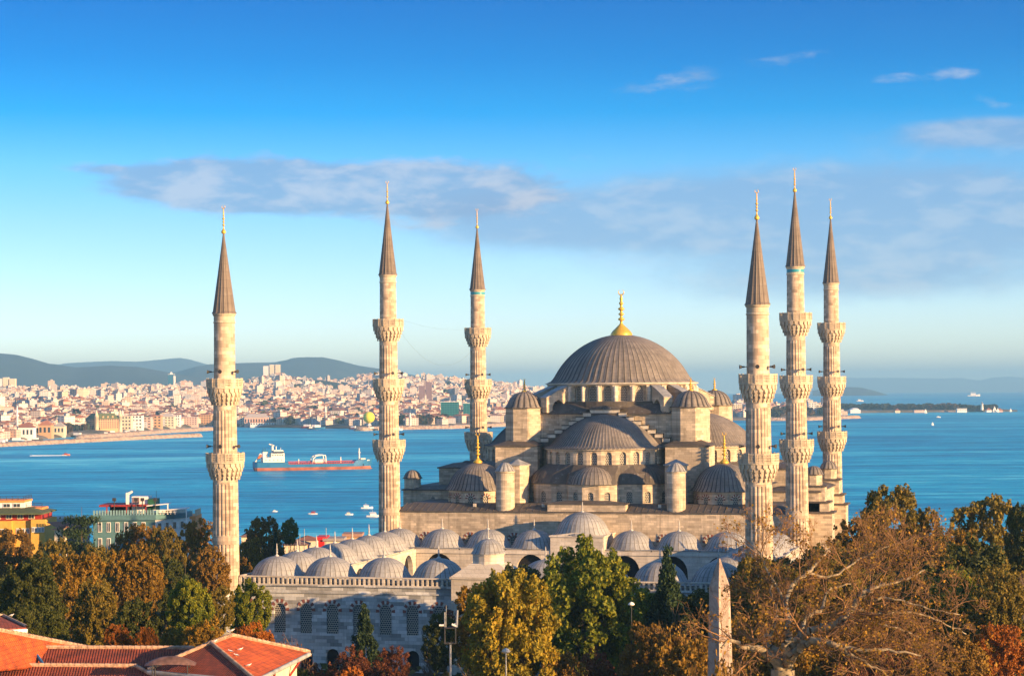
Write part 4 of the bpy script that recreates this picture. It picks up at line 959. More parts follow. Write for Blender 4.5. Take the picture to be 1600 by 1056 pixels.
# tethered balloon, minarets and masts of the far shore
D=shoreD(577)-10; p=at(577,652,D); r=empty('tethered_balloon',(p.x,p.y,SEA+1),0); tag(r,'round yellow balloon moored on a small pier across the water','balloon')
rad=9.0/F*D; zc_=p.z-SEA-1
M['balloon']=plain('yellow_balloon_skin',(.75,.66,.04),.5,var=.08); mb=MB(); mb.ball((0,0,zc_),rad,0,24,14,1.0); mb.build('envelope',M['balloon'],r)
mb=MB(); mb.tube((0,0,2),(0,0,zc_-rad),.5,2.2,8); mb.lathe([(3.5,3),(3.5,5),(3,5)],12); mb.build('gondola',M['white'],r)
mb=MB(); mb.box(-14,14,-8,8,-3,2); mb.build('landing_pier',M['rock'],r)
M['mossy']=M['cream']
for px,yt,lb,dd in ((27,632,'thin pale far minaret at the left waterfront, close to the ochre station',60),(509,633,'thin far minaret rising from the houses above the ship',120),(485,641,'short thin far minaret above the stern side of the ship',110),(641,644,'thin white mast on the shore between the two left middle minarets',20),(192,640,'slender far minaret above the station roofs',250)):
    D=shoreD(px)+dd; p=at(px,604,D); z=land_z(px,D); h=at(px,yt,D).z-z; mb=MB(); mb.lathe([(1.7,-3),(1.5,h*.62),(2.3,h*.64),(2.3,h*.67),(1.2,h*.68),(1.2,h*.84),(.05,h)],8); tag(mb.build('slim_tower',M['white'],None,(p.x,p.y,z)),lb,'tower')
# ---------------------------------------------------------------- ships and boats
M['hullblue']=plain('blue_hull_paint',(.015,.14,.30),.5,var=.15,sc=.2); M['hullred']=plain('red_bottom_paint',(.36,.12,.07),.7,var=.45,sc=.15); M['deckred']=plain('red_deck_paint',(.40,.05,.035),.8,var=.2); M['shipwhite']=plain('ship_white_paint',(.82,.76,.66),.5,var=.06); M['orangeboat']=plain('orange_paint',(.75,.16,.03),.5,var=.05)
def loft(mb,secs,m=0,close=True):
    n=len(secs[0]); vs=[p for s in secs for p in s]; fs=[]
    for i in range(len(secs)-1):
        for j in range(n-1): fs.append((i*n+j,(i+1)*n+j,(i+1)*n+j+1,i*n+j+1))
    if close: fs+=[tuple(range(n)),tuple(range(len(vs)-n,len(vs)))[::-1]]
    mb.add(vs,fs,m)
def ship():
    D=depth_on(732,488,SEA); p=at(488,732,D); L=at(581,732,D)-at(397,735,depth_on(735,397,SEA)); 
    p0=at(397,735,depth_on(735,397,SEA)); p1=at(580,731,depth_on(735,397,SEA)*1.015); d=p1-p0; Ln=math.hypot(d.x,d.y)
    r=empty('tanker_ship',(p0.x,p0.y,SEA),math.atan2(d.y,d.x)); tag(r,'blue and rust-red tanker with white deckhouse at its stern, under way on the strait','ship')
    s=Ln/100.0; B=8.0*s
    X=[0,3,12,30,60,80,90,96,100]; HB=[.72,.9,1,1,1,.95,.68,.36,.04]; SH=[7.2,7,6.8,5.2,5.0,5.2,7.6,8.2,8.8]; 
    X=[0,2,12,27.9,28.1,60,84,86,92,97,100]; HB=[.70,.88,1,1,1,1,.86,.8,.55,.25,.03]; SH=[7.4,7.2,6.9,6.6,5.0,4.9,5.1,7.4,7.9,8.3,8.7]
    mb=MB(); secs=[[(x*s,-B*h,2.4*s),(x*s-(0 if x<90 else -1.2*s),-B*h*1.02,sh*s),(x*s-(0 if x<90 else -1.2*s),B*h*1.02,sh*s),(x*s,B*h,2.4*s)] for x,h,sh in zip(X,HB,SH)]; loft(mb,secs); mb.build('hull',M['hullblue'],r)
    mb=MB(); secs=[[((x+(1.2 if x==0 else 0)-(1.5 if x>97 else 0))*s,-B*h*.8,-1.5*s),(x*s,-B*h*1.0,2.4*s),(x*s,B*h*1.0,2.4*s),((x+(1.2 if x==0 else 0)-(1.5 if x>97 else 0))*s,B*h*.8,-1.5*s)] for x,h in zip(X,HB)]; loft(mb,secs)
    mb.tube((97*s,0,.4*s),(101*s,0,.3*s),1.4*s,.3*s,8); mb.build('boot_bottom',M['hullred'],r)
    mb=MB(); mb.box(28*s,85*s,-B*.8,B*.8,5.05*s,5.7*s)
    for i in range(28): x=(29+i*2)*s; mb.box(x,x+.25*s,-B*.95,-B*.93,5.0*s,6.5*s); 
    mb.box(28*s,85*s,-B*.95,-B*.93,6.4*s,6.6*s); mb.box(29*s,84*s,-.6*s,.6*s,6.6*s,7.2*s); mb.build('deck',M['deckred'],r)
    dh=MB(); dh.box(7*s,25*s,-B*.85,B*.85,6.9*s,11*s); dh.box(14*s,25*s,-B*.8,B*.8,11*s,14.6*s); dh.box(16*s,24.5*s,-B*.75,B*.75,15.9*s,16.4*s); dh.box(16.5*s,24*s,-B*.6,B*.6,16.4*s,17*s); D_=dh.build('deckhouse',M['shipwhite'],r)
    mb=MB(); mb.box(16*s,24.4*s,-B*1.0,B*1.0,14.6*s,15.9*s); 
    mb.build('bridge_windows',M['glassdk'],D_)
    mb=MB()
    for z in (8.3,12.4):
        for i in range(5): mb.box((9+i*3.3)*s if z<11 else (15+i*2)*s,(9.6+i*3.3)*s if z<11 else (15.6+i*2)*s,-B*.87,-B*.83 if z<11 else -B*.78,z*s,(z+.9)*s)
    mb.build('portholes',M['glassdk'],D_)
    mb=MB(); mb.box(7.5*s,11.5*s,-2*s,2*s,11*s,15.5*s); mb.box(7.2*s,11.8*s,-2.2*s,2.2*s,15.5*s,17*s,1)
    for x in (8.5,10): mb.tube((x*s,0,17*s),(x*s-.3*s,0,18.6*s),.4*s,.4*s,6,1)
    mb.build('funnel',[M['shipwhite'],M['hullblue']],r)
    mb=MB(); mb.tube((15.8*s,0,15*s),(15.8*s,0,21.5*s),1.1*s,.8*s,8); mb.tube((15.8*s,-3*s,20.6*s),(15.8*s,3*s,22*s),.4*s,.3*s,6); mb.tube((13*s,0,22*s),(17.5*s,0,20.5*s),.5*s,.4*s,6); mb.tube((19*s,0,17*s),(19*s,0,20*s),.35*s,.5*s,6); mb.tube((23*s,1,17*s),(23*s,1,19*s),.2*s,.2*s,5); mb.build('radar_mast',M['shipwhite'],r)
    mb=MB(); mb.add([(1*s,-1.4*s,7.3*s),(2.2*s,-1.4*s,7.3*s),(6.6*s,-1.4*s,14*s),(5.2*s,-1.4*s,14.4*s),(1*s,1.4*s,7.3*s),(2.2*s,1.4*s,7.3*s),(6.6*s,1.4*s,14*s),(5.2*s,1.4*s,14.4*s)],[(0,1,2,3),(5,4,7,6),(0,4,5,1),(1,5,6,2),(2,6,7,3),(3,7,4,0)]); mb.build('lifeboat_ramp',M['shipwhite'],r)
    mb=MB(); mb.tube((3.4*s,-1.7*s,10*s),(6.3*s,-1.7*s,13*s),1.1*s,.9*s,8,cap=True); mb.build('lifeboat',M['orangeboat'],r)
    mb=MB(); mb.box(51*s,60*s,-B*.5,B*.5,5.7*s,8.6*s); mb.build('pump_house',M['shipwhite'],r)
    mb=MB()
    for y in (-B*.7,B*.7):
        pts=[(49,5.5),(49.6,9.5),(52,11.6),(56,12.2),(60,12.0),(60.5,5.5)]
        for a,b in zip(pts,pts[1:]): mb.tube((a[0]*s,y,a[1]*s),(b[0]*s,y,b[1]*s),.45*s,.45*s,6)
    for x in (52,56,60): mb.tube((x*s,-B*.7,11.8*s),(x*s,B*.7,11.8*s),.3*s,.3*s,5)
    mb.build('hose_gantry',M['shipwhite'],r)
    for x,h in ((38,9),(74,10.4)):
        mb=MB(); mb.tube((x*s,0,5.5*s),(x*s,0,h*s),.5*s,.35*s,6); mb.build('derrick_post',M['shipwhite'],r)
    mb=MB(); mb.tube((90*s,0,7.5*s),(90*s,0,17.5*s),.7*s,.4*s,8); mb.box(89*s,91*s,-1.6*s,1.6*s,13.6*s,14.1*s); mb.box(91*s,95*s,-2*s,2*s,8*s,9*s); mb.build('foremast',M['shipwhite'],r)
    mb=MB(); mb.box(92.3*s,92.9*s,-B*.57,-B*.5,2.6*s,4.4*s); mb.box(94*s,98.3*s,-B*.36,-B*.22,6.9*s,7.7*s,1); mb.build('anchor_and_name',[M['dark'],M['shipwhite']],r)
ship()
M['foam']=plain('white_foam',(.75,.80,.82),.7,var=.1)
def boat(px,py,L,label,hullm,cabm,dirn=1,cat='boat',wake=False):
    D=depth_on(py,px,SEA); p=at(px,py,D); r=empty('motor_boat',(p.x,p.y,SEA),YAW+(0 if dirn>0 else PI)); tag(r,label,cat)
    mb=MB(); X=[-.5,-.3,.1,.35,.5]; HB=[.8,1,1,.6,.03]; secs=[[(x*L,-h*L*.11,-.2),(x*L,-h*L*.16,L*.10+(.05*L if x>.3 else 0)),(x*L,h*L*.16,L*.10+(.05*L if x>.3 else 0)),(x*L,h*L*.11,-.2)] for x,h in zip(X,HB)]; loft(mb,secs); mb.build('hull',hullm,r)
    mb=MB(); mb.box(-.25*L,.15*L,-.1*L,.1*L,L*.1,L*.24); mb.box(-.3*L,.12*L,-.12*L,.12*L,L*.29,L*.31); 
    for x in (-.28,.1): mb.tube((x*L,-.09*L,L*.2),(x*L,-.09*L,L*.3),.08,.08,4)
    mb.tube((-.1*L,0,.3*L),(-.1*L,0,.45*L),.08,.05,4); mb.build('cabin',cabm,r)
    if wake:
        mb=MB(); pts=[(.5,.05),(-.5,.35),(-4.6,.9),(-4.6,.5),(-1.2,0),(-4.6,-.5),(-4.6,-.9),(-.5,-.35)]
        mb.prism([(x*L,y*L) for x,y in pts],-.3,.12); w_=mb.build('wake',M['foam'],r)
for a in ((104,711,7,'small red boat speeding right with a white wake in the left part of the sea',M['orangeboat'],M['redpaint'],1,True),
  (489,803,4.6,'small white boat with a reddish cabin, leftmost of the four boats near the shore',M['white'],M['redpaint'],-1,False),
  (546,804,3.8,'smallest white boat with a cream cabin, second of the four near the shore',M['white'],M['cream'],1,False),
  (574,794,6,'white cabin boat, upper one of the pair beside the left middle minaret',M['white'],M['white'],1,False),
  (585,807,7,'white motor boat, lower one of the pair, partly touching the minaret',M['white'],M['white'],1,False),
  (1467,652,8,'small white motor boat off the right headland',M['white'],M['white'],1,False),
  (430,799,2.5,'tiny white speck of a boat among the waves above the cypress tree',M['white'],M['white'],1,False),
  (1344,627,26,'far white ferry in the haze beyond the rightmost minaret',M['white'],M['white'],1,False),
  (1522,619,60,'far pale ship on the hazy horizon at the right',M['white'],M['white'],1,False)): boat(*a[:7],wake=a[7]) if a[7] else boat(*a[:7])
def sail(px,py,h,label):
    D=depth_on(py,px,SEA); p=at(px,py,D); r=empty('sailing_boat',(p.x,p.y,SEA),YAW+.4); tag(r,label,'sailing boat')
    mb=MB(); L=h*.8; X=[-.5,0,.5]; HB=[.7,1,.05]; loft(mb,[[(x*L,-q*L*.1,-.2),(x*L,-q*L*.15,h*.1),(x*L,q*L*.15,h*.1),(x*L,q*L*.1,-.2)] for x,q in zip(X,HB)]); mb.build('hull',M['white'],r)
    mb=MB(); mb.add([(0,0,h*.15),(-.45*L,.08*L,h*.15),(0,.02,h),(0,.12,h*.15),(-.45*L,.2*L,h*.15),(0,.12,h)],[(0,1,2),(5,4,3),(0,3,4,1),(1,4,5,2)]); mb.add([(.04*L,0,h*.15),(.45*L,0,h*.14),(.02*L,0,h*.85),(.04*L,.1,h*.15),(.45*L,.1,h*.14),(.02*L,.1,h*.85)],[(0,1,2),(5,4,3),(0,3,4,1),(1,4,5,2)]); mb.build('sail',M['white'],r)
    mb=MB(); mb.tube((0,0,0),(0,0,h*1.02),.15,.1,4); mb.build('mast',M['grey'],r)
sail(1447,645,9,'white sailing boat in front of the middle of the right headland'); sail(1458,664,5,'small lone sailing boat in open water below the headland'); sail(1555,643.5,13,'larger of two sailing boats side by side near the headland tip'); sail(1560,643.5,9,'smaller of two sailing boats side by side near the headland tip'); sail(1580,643,7.5,'rightmost sailing boat just beyond the headland tip')
rb=random.Random(8)
for k in range(26):
    px=rb.choice([rb.uniform(0,60),rb.uniform(0,60),rb.uniform(100,140),rb.uniform(155,230),rb.uniform(440,640)]); py=interp(px,SHORE)+rb.uniform(.6,3.0) ; L=rb.uniform(9,22)
    D=depth_on(py,px,SEA); p=at(px,py,D); mb=MB(); X=[-.5,-.3,.3,.5]; HB=[.7,1,.9,.05]
    loft(mb,[[(x*L,-h*L*.12,-.2),(x*L,-h*L*.17,L*.12),(x*L,h*L*.17,L*.12),(x*L,h*L*.12,-.2)] for x,h in zip(X,HB)],0); mb.box(-.3*L,.15*L,-.12*L,.12*L,L*.12,L*.26,1)
    c=rb.randrange(4); o=mb.mesh('moored_boat',[[M['white'],M['redpaint'],M['hullblue'],M['iron']][c],M['white']]); o=inst('moored_boat',o,None,(p.x,p.y,SEA),YAW+rb.uniform(-.4,.4)); tag(o,'small moored boat with a %s hull at the far waterfront'%['white','red','blue','black'][c],'boat','%s moored boats at the far waterfront'%['white','red','blue','black'][c])
# haze
m=bpy.data.materials.new('haze_air'); m.use_nodes=True; nt_=m.node_tree; nt_.nodes.clear(); oo=nt_.nodes.new('ShaderNodeOutputMaterial'); pv=nt_.nodes.new('ShaderNodeVolumePrincipled')
pv.inputs['Color'].default_value=(.30,.64,1.0,1); pv.inputs['Density'].default_value=7.5e-5; pv.inputs['Anisotropy'].default_value=0.0; nt_.links.new(pv.outputs[0],oo.inputs['Volume'])
mb=MB(); mb.box(-45000,45000,-2000,45000,-320,290); tag(mb.build('haze',m),kind='stuff')
# ---------------------------------------------------------------- near buildings at the left
def frame_at(name,px,D,label,cat,zb):
    p=at(px,604,D); r=empty(name,(p.x,p.y,zb),YAW); tag(r,label,cat)
    def L(px_,py_,d=D):
        q=at(px_,py_,d); v=Vector((q.x-p.x,q.y-p.y,0)); return (v.x*cos(YAW)+v.y*sin(YAW), -v.x*sin(YAW)+v.y*cos(YAW), q.z-zb)
    return r,L
def wind(parent,mat,x0,x1,z0,z1,y,n,gap=.35,axis=0,fr=M['white']):
    for i in range(n):
        a=x0+(x1-x0)*i/n; b=a+(x1-x0)/n*(1-gap); mb=MB()
        if axis==0:
            mb.box(a,b,y-.1,y+.05,z0,z1,0); mb.box(a+.12,(a+b)/2-.05,y-.13,y,z0+.12,z1-.12,1); mb.box((a+b)/2+.05,b-.12,y-.13,y,z0+.12,z1-.12,1)
        else:
            mb.box(y-.05,y+.1,a,b,z0,z1,0); mb.box(y,y+.13,a+.12,(a+b)/2-.05,z0+.12,z1-.12,1); mb.box(y,y+.13,(a+b)/2+.05,b-.12,z0+.12,z1-.12,1)
        mb.build('window',[fr,mat],parent)
def rail(parent,pts,z,h,mat,n=1.2,name='railing'):
    mb=MB()
    for a,b in zip(pts,pts[1:]):
        a=Vector((*a,0));b=Vector((*b,0));L=(b-a).length;k=max(1,int(L/n))
        for i in range(k+1): q=a+(b-a)*i/k; mb.tube((q.x,q.y,z),(q.x,q.y,z+h),.05,.05,4)
        for q in (h,h*.55): mb.tube((a.x,a.y,z+q),(b.x,b.y,z+q),.045,.045,4)
    mb.build(name,mat,parent)
Dy=440; zb=-6
r,L=frame_at('guest_house',20,Dy,'yellow hotel with red upper storey and green roof at the left edge','hotel',zb)
x0=-12; xr=L(51,830)[0]; zt=L(30,813)[2]
mb=MB(); mb.box(x0,L(21,800)[0],-1.5,12,-2,zt); mb.box(L(21,800)[0],xr,-.3,12,-2,zt); mb.box(xr,L(73,800)[0],-1.2,10,-2,L(60,811)[2]); mb.build('wall',M['yellow'],r)
zw0,zw1=L(30,833)[2],L(30,825)[2]
wind(r,M['glassdk'],x0+1,L(20,800)[0],zw0,zw1,-1.52,4); wind(r,M['glassdk'],L(26,800)[0],L(48,800)[0],zw0,zw1,-.32,3,.15); wind(r,M['glassdk'],xr+.2,L(72,800)[0],zw0+.3,zw1+.3,-1.22,4,.1)
mb=MB(); mb.box(x0,L(64,800)[0],.4,11,zt,L(30,802)[2]); up=mb.build('upper_storey',M['redpaint'],r)
wind(up,M['glassdk'],x0+1,L(62,800)[0],zt+.3,zt+1.35,.38,7,.45,fr=M['cream'])
zr=L(30,803)[2]; mb=MB(); mb.box(x0-1,L(70,800)[0],-1.8,12,zr,zr+.25); mb.prism([(x0-1,-1.8),(L(70,800)[0],-1.8),(L(70,800)[0],12),(x0-1,12)],zr+.25,zr+1.1,top=[(x0,3),(L(44,800)[0],3),(L(44,800)[0],8),(x0,8)]); mb.build('roof',M['greenroof'],r)
zt2=L(20,783)[2]; mb=MB(); mb.box(x0,L(31,800)[0],4,11,zr,zt2-.3,0); mb.box(x0-.2,L(31.5,800)[0]+.1,3.8,11.2,zt2-.45,zt2,1); mb.build('top_storey',[M['white'],M['orange']],r)
wind(r,M['glassdk'],x0+.5,L(30,800)[0],zr+1.15,zt2-.6,3.98,6,.25); rail(r,[(x0,4),(L(31,800)[0],4),(L(31,800)[0],11)],zt2,.85,M['iron'])
mb=MB(); mb.box(L(31,800)[0],L(58,800)[0],5,11,zr,L(40,795)[2]); mb.build('roof_terrace',M['orange'],r); rail(r,[(L(33,800)[0],5),(L(58,800)[0],5)],L(40,795)[2],.9,M['iron'])
# teal and white terrace building
Dt=430; zb=-6
r,L=frame_at('terrace_building',215,Dt,'teal and white hotel with a crowded glass-railed roof terrace','hotel',zb)
xl=L(146,800)[0]; xc=L(243,800)[0]; xr=L(281,800)[0]; zc=L(243,812)[2]; zt=L(243,804)[2]
mb=MB(); mb.box(xl,xc,0,13,-2,zc); mb.build('teal_wall',M['teal'],r)
mb=MB(); RB=7.5; mb.prism([(xc,-.05),(xr,RB),(xr,13.2),(xc,13.2)],-2,zc); w2=mb.build('white_wall',M['white'],r)
mb=MB(); mb.prism([(xl-.3,-.5),(xc+.2,-.5),(xr+.5,RB),(xr+.5,13.6),(xl-.3,13.6)],zc,zt); mb.build('cornice',M['teal'],r)
wind(r,M['glassdk'],xl+1,xc-1,zc-2.4,zc-.4,-.03,6,.55); 
an_=math.atan2(RB+.05,xr-xc)
for i_ in range(4):
    t_=(i_+.5)/4; c_=(xc+(xr-xc)*t_+.05,RB*t_-.05); mb=MB(); mb.obox(c_,.55,.08,zc-2.2,zc-.6,an_,0); mb.obox((c_[0]+.03,c_[1]-.03),.42,.08,zc-2.08,zc-.72,an_,1); mb.build('window',[M['white'],M['glassdk']],w2)
wind(r,M['glassdk'],xl+1,xc-1,zc-5.6,zc-3.6,-.03,6,.55)
mb=MB()
for i in range(22):
    x=xl+(xc-xl)*i/22; mb.box(x+.1,x+(xc-xl)/22-.1,-.45,-.4,zt,zt+1.0)
for i in range(12): t_=(i+.5)/12; mb.obox((xc+(xr-xc)*t_+.2,RB*t_-.2),.42,.03,zt,zt+1.0,an_)
M['rail_glass']=plain('pale_glass_rail',(.20,.34,.36),.2,var=.1,spec=.7); mb.build('glass_railing',M['rail_glass'],r)
zp=L(190,790)[2]; mb=MB(); mb.box(L(153,800)[0],L(228,800)[0],1.5,11,zp-.25,zp+.1); 
for x in (L(165,800)[0],L(196,800)[0],L(226,800)[0]): mb.box(x-.12,x+.12,1.6,1.8,zt,zp-.25)
mb.build('pergola',M['redpaint'],r)
mb=MB(); mb.box(L(165,800)[0],L(226,800)[0],5,10,zt,zp-.3); mb.build('bar_room',M['dark'],r)
mb=MB(); mb.box(L(201,800)[0],L(226,800)[0],4,9,zt,L(210,777)[2],0); mb.box(L(202,800)[0],L(213,800)[0],3.94,4.2,L(210,788)[2],L(210,778.5)[2],1); mb.build('plant_room',[M['white'],M['dktower']],r)
mb=MB(); mb.box(L(227,800)[0],L(240,800)[0],3.5,8,zt,L(230,781)[2]); M['green']=plain('dark_green_paint',(.02,.10,.05),.6,var=.2); mb.build('green_cabin',M['green'],r)
mb=MB(); x=L(194,800)[0]; mb.box(x-.3,x+.3,4,4.6,zt,L(194,771)[2]); mb.tube((x,4.3,L(194,771)[2]-.3),(x+1,4.3,L(194,769)[2]),.3,.25,8); mb.build('duct',M['white'],r)
mb=MB()
for px0_,px1_,py_,y_ in ((228,262,789,1.0),(250,292,796,.3)):
    mb.add([(L(px0_,py_)[0],y_,L(px0_,py_)[2]-.3),(L(px1_,py_)[0],y_,L(px1_,py_-1)[2]),(L(px1_,py_)[0],y_+4,L(px1_,py_-1)[2]),(L(px0_,py_)[0],y_+4,L(px0_,py_)[2]-.3),(L(px0_,py_)[0],y_,L(px0_,py_)[2]-.12),(L(px1_,py_)[0],y_,L(px1_,py_-1)[2]+.18),(L(px1_,py_)[0],y_+4,L(px1_,py_-1)[2]+.18),(L(px0_,py_)[0],y_+4,L(px0_,py_)[2]-.12)],[(0,3,2,1),(4,5,6,7),(0,1,5,4),(1,2,6,5),(2,3,7,6),(3,0,4,7)])
    mb.box(L(px1_,py_)[0]-.2,L(px1_,py_)[0],y_,y_+.2,zt if px1_<270 else zt-1.5,L(px1_,py_-1)[2])
mb.build('awning',M['white'],r)
for i,px_ in enumerate((178,212,222,242)):
    mb=MB(); x=L(px_,800)[0]; mb.tube((x,.8,zt),(x,.8,L(px_,781 if i else 779)[2]),.12,.12,6); mb.box(x-.35,x+.35,.5,1.1,L(px_,783)[2],L(px_,778)[2]); mb.build('terrace_heater',M['iron'],r)
mb=MB(); x=L(238.5,800)[0]; mb.tube((x,5,zt),(x,5,L(238,768)[2]),.05,.04,4); mb.build('aerial',M['iron'],r)
rb=random.Random(2)
for i in range(13):
    px_=rb.uniform(216,276); x=L(px_,800)[0]; y=rb.uniform(.1,1.2); mb=MB(); mb.obox((x,y),.28,.28,zt+.4,zt+.5,0); mb.obox((x,y+.25),.28,.04,zt+.5,zt+1.0,0); mb.obox((x,y),.05,.05,zt,zt+.4,0)
    o=mb.mesh('terrace_chair',M['white']); v=at(215,604,Dt); q=Vector((x*cos(YAW)-y*sin(YAW)*1,x*sin(YAW)+y*cos(YAW),0))
    mb2=inst('terrace_chair',o,None,(v.x,v.y,zb),YAW); tag(mb2,'small pale chair on the glass-railed roof terrace','chair','chairs on the roof terrace')
r,L=frame_at('orange_house',292,Dt+24,'small orange house touching the right end of the teal and white hotel','house',-6)
mb=MB(); mb.box(L(281.5,800)[0],L(306,800)[0],0,9,-2,L(290,806)[2]); mb.build('wall',M['orange'],r); wind(r,M['glassdk'],L(284,800)[0],L(303,800)[0],L(290,818)[2],L(290,811)[2],-.02,3,.5); rail(r,[(L(282,800)[0],.1),(L(305.5,800)[0],.1),(L(305.5,800)[0],8)],L(290,806)[2],1.3,M['cream'],.5,'fence')
for i,(a_,b_,yt,D,lb,mt,rt,zg) in enumerate([(80,99,815,470,'dark brown weathered house right of the yellow hotel','dktower','cflat',-6),(84,90,827,420,'narrow cream house end below the dark brown house','cream','croof',-6),(100,128,822,480,'low reddish tile roof behind the cedar tree','dktower','croof',-7),(376,402,838,560,'low orange-roofed house between the autumn trees right of the leftmost minaret','cream','croof',-14),(441,478,851,600,'low brick-red roof left of the courtyard domes','cream','croof',-18),(462,493,844,640,'long red-roofed shed behind the brick-red roof near the shore','cream','croof',-20),(496,507,843,600,'bright red box-shaped kiosk near the shore behind the courtyard domes','redb','redb',-18),(506,534,845,600,'pale low wall-like house right of the red kiosk','cream','cflat',-18),(536,562,838,620,'yellow-green low house near the shore behind the courtyard domes','yell2','cflat',-18)]):
    if 'redb' not in M: M['redb']=plain('bright_red_paint',(.60,.02,.015),.5,var=.1)
    p=at((a_+b_)/2,604,D); simple('shore_house',a_,b_,yt,0,lb,'house' if 'kiosk' not in lb else 'kiosk',[M[mt],M[rt]],2 if rt=='croof' else 1,D=D,zb=zg,depth=8,floors=1 if mt in('cream','dktower') else 0)
for px_,yt,yb in ((510,824,850),(476,826,850),(469,834,850)):
    p=at(px_,yt,600); mb=MB(); h=p.z+20; mb.tube((0,0,0),(0,0,h),.14,.10,6,cap=True); tag(mb.build('mast',M['fascia'],None,(p.x,p.y,-20)),{510:'thin pale mast right of the red kiosk, near the shore',476:'tall thin pole standing at the shore behind the courtyard domes',469:'short thick pale post at the shore, leftmost of the poles'}[px_],'mast')
# ---------------------------------------------------------------- foreground roofs
def tilemat(name,c1,c2,scale=1.0):
    m,t,b=newmat(name); uv=t.n('UVMap').outputs[0]; u,v,_=t.sep(uv)[0:3]; o=t.n('TexCoord').outputs['Object']
    br=t.n('TexBrick'); t.put(br.inputs['Vector'],uv); br.inputs['Scale'].default_value=1; br.inputs['Brick Width'].default_value=.24*scale; br.inputs['Row Height'].default_value=.36*scale; br.offset=0
    br.inputs['Mortar Size'].default_value=.02; br.inputs['Color1'].default_value=(*c1,1); br.inputs['Color2'].default_value=(*c2,1); br.inputs['Mortar'].default_value=tuple(a*.45 for a in c1)+(1,)
    n=t.noise(o,.8,5,.7); k=t.mr(n,.32,.66,1.2,.5); col=t.mix(1.0,br.outputs[0],t.comb(k,k,k),'MULTIPLY')
    col=t.mix(t.mr(t.noise(o,4,3,.7),.6,.8,0,.5),col,(.09,.05,.035,1))
    t.L.new(col,b.inputs['Base Color']); b.inputs['Roughness'].default_value=.8
    wv=t.m('SINE',t.m('MULTIPLY',u,2*PI/(.24*scale))); st=t.m('FRACT',t.m('DIVIDE',v,.36*scale))
    bump(t,b,t.m('ADD',t.m('MULTIPLY',wv,.5),t.m('MULTIPLY',st,-.7)),1.0,.07); return m
M['tile']=tilemat('orange_roof_tile',(.66,.115,.013),(.50,.085,.013)); M['tiledim']=tilemat('dim_red_roof_tile',(.33,.06,.022),(.22,.045,.022),.8)  # dim red copy of the tile, its darker colour carries shade on unlit slopes
M['ridge']=plain('mortared_ridge_tile',(.42,.27,.18),.85,var=.45,sc=3)
def slope(pts,mat,name,parent,th=.18):
    P=[Vector(p) for p in pts]; n=(P[1]-P[0]).cross(P[2]-P[0]).normalized(); n=n if n.z>0 else -n
    u=Vector((-n.y,n.x,0)); u=u.normalized() if u.length>1e-4 else Vector((1,0,0)); v=n.cross(u)
    k=len(P); me=bpy.data.meshes.new(name); me.from_pydata([tuple(p) for p in P]+[tuple(p-n*th) for p in P],[],[tuple(range(k)),tuple(range(k,2*k))[::-1]]+[(i,k+i,k+(i+1)%k,(i+1)%k) for i in range(k)])
    uv=me.uv_layers.new(name='UVMap')
    for lp in me.loops: p=Vector(me.vertices[lp.vertex_index].co); uv.data[lp.index].uv=(p.dot(u),p.dot(v))
    me.materials.append(mat); return inst(name,me,parent)
def ridge(parent,a,b,r=.125,name='ridge'):
    a=Vector(a);b=Vector(b);L=(b-a).length;n=max(2,int(L/.42)); mb=MB()
    for i in range(n):
        p=a+(b-a)*i/n;q=a+(b-a)*(i+1.08)/n; mb.tube(p,q,r*1.12,r*.86,8)
    mb.tube(a-Vector((0,0,.1)),b-Vector((0,0,.1)),r*.8,r*.8,6); mb.build(name,M['ridge'],parent)
def walls_below(parent,loop,zb,mat,inset=.6,dz=.25):
    c=Vector((0,0,0)); 
    for p in loop: c+=Vector(p)
    c/=len(loop); pl=[]
    for p in loop:
        v=(Vector(p)-c); v.z=0; l=v.length; v=v*((l-inset)/l); pl.append((c.x+v.x,c.y+v.y))
    zt=min(p[2] for p in loop)-dz; mb=MB(); mb.prism(pl,zb,zt); mb.build('wall',mat,parent)
# pavilion with the bright hipped roof
P1=at(330,1005,149);P2=at(363,993,153.6);Lc=at(232,1047,147.5);Fr=at(398,1062,142.5);Rc=at(484,1019,157.5)
Bk=Lc+(Rc-Fr)
rp=empty('pavilion',((Fr.x+Bk.x)/2,(Fr.y+Bk.y)/2,-1.6)); tag(rp,'pavilion with a bright orange hipped tile roof and cream wall, bottom left','building')
off=Vector(rp.location)
def lo(*ps): return [p-off for p in ps]
slope(lo(P1,P2,Rc,Fr),M['tile'],'right_roof_slope',rp); slope(lo(P1,Fr,Lc),M['tiledim'],'front_roof_slope',rp); slope(lo(P1,Lc,Bk,P2),M['tile'],'rear_roof_slope',rp); slope(lo(P2,Bk,Rc),M['tile'],'end_roof_slope',rp)  # shade of the front slope is put into its dimmer tile colour
for a,b in ((P1,P2),(P1,Fr),(P1,Lc),(P2,Rc),(P2,Bk)): ridge(rp,a-off+Vector((0,0,.1)),b-off+Vector((0,0,.1)))
mb=MB(); 
for a,b in ((Fr,Rc),(Fr,Lc)):
    a=a-off;b=b-off; mb.tube(a-Vector((0,0,.12)),b-Vector((0,0,.12)),.17,.17,8,cap=True)
mb.build('gutter',M['fascia'],rp); walls_below(rp,lo(Fr,Rc,Bk,Lc),0,M['cream'],1.2,.5)
for t_ in (.35,.8):
    mb=MB(); a=(Fr+(Rc-Fr)*t_)-off; c_=(Fr+Bk)/2-off; q=a+(c_-a)*.22; mb.tube((a.x,a.y,a.z-.3),(q.x,q.y,a.z-1.8),.09,.09,6,cap=True); mb.build('eave_brace',M['redpaint'],rp)
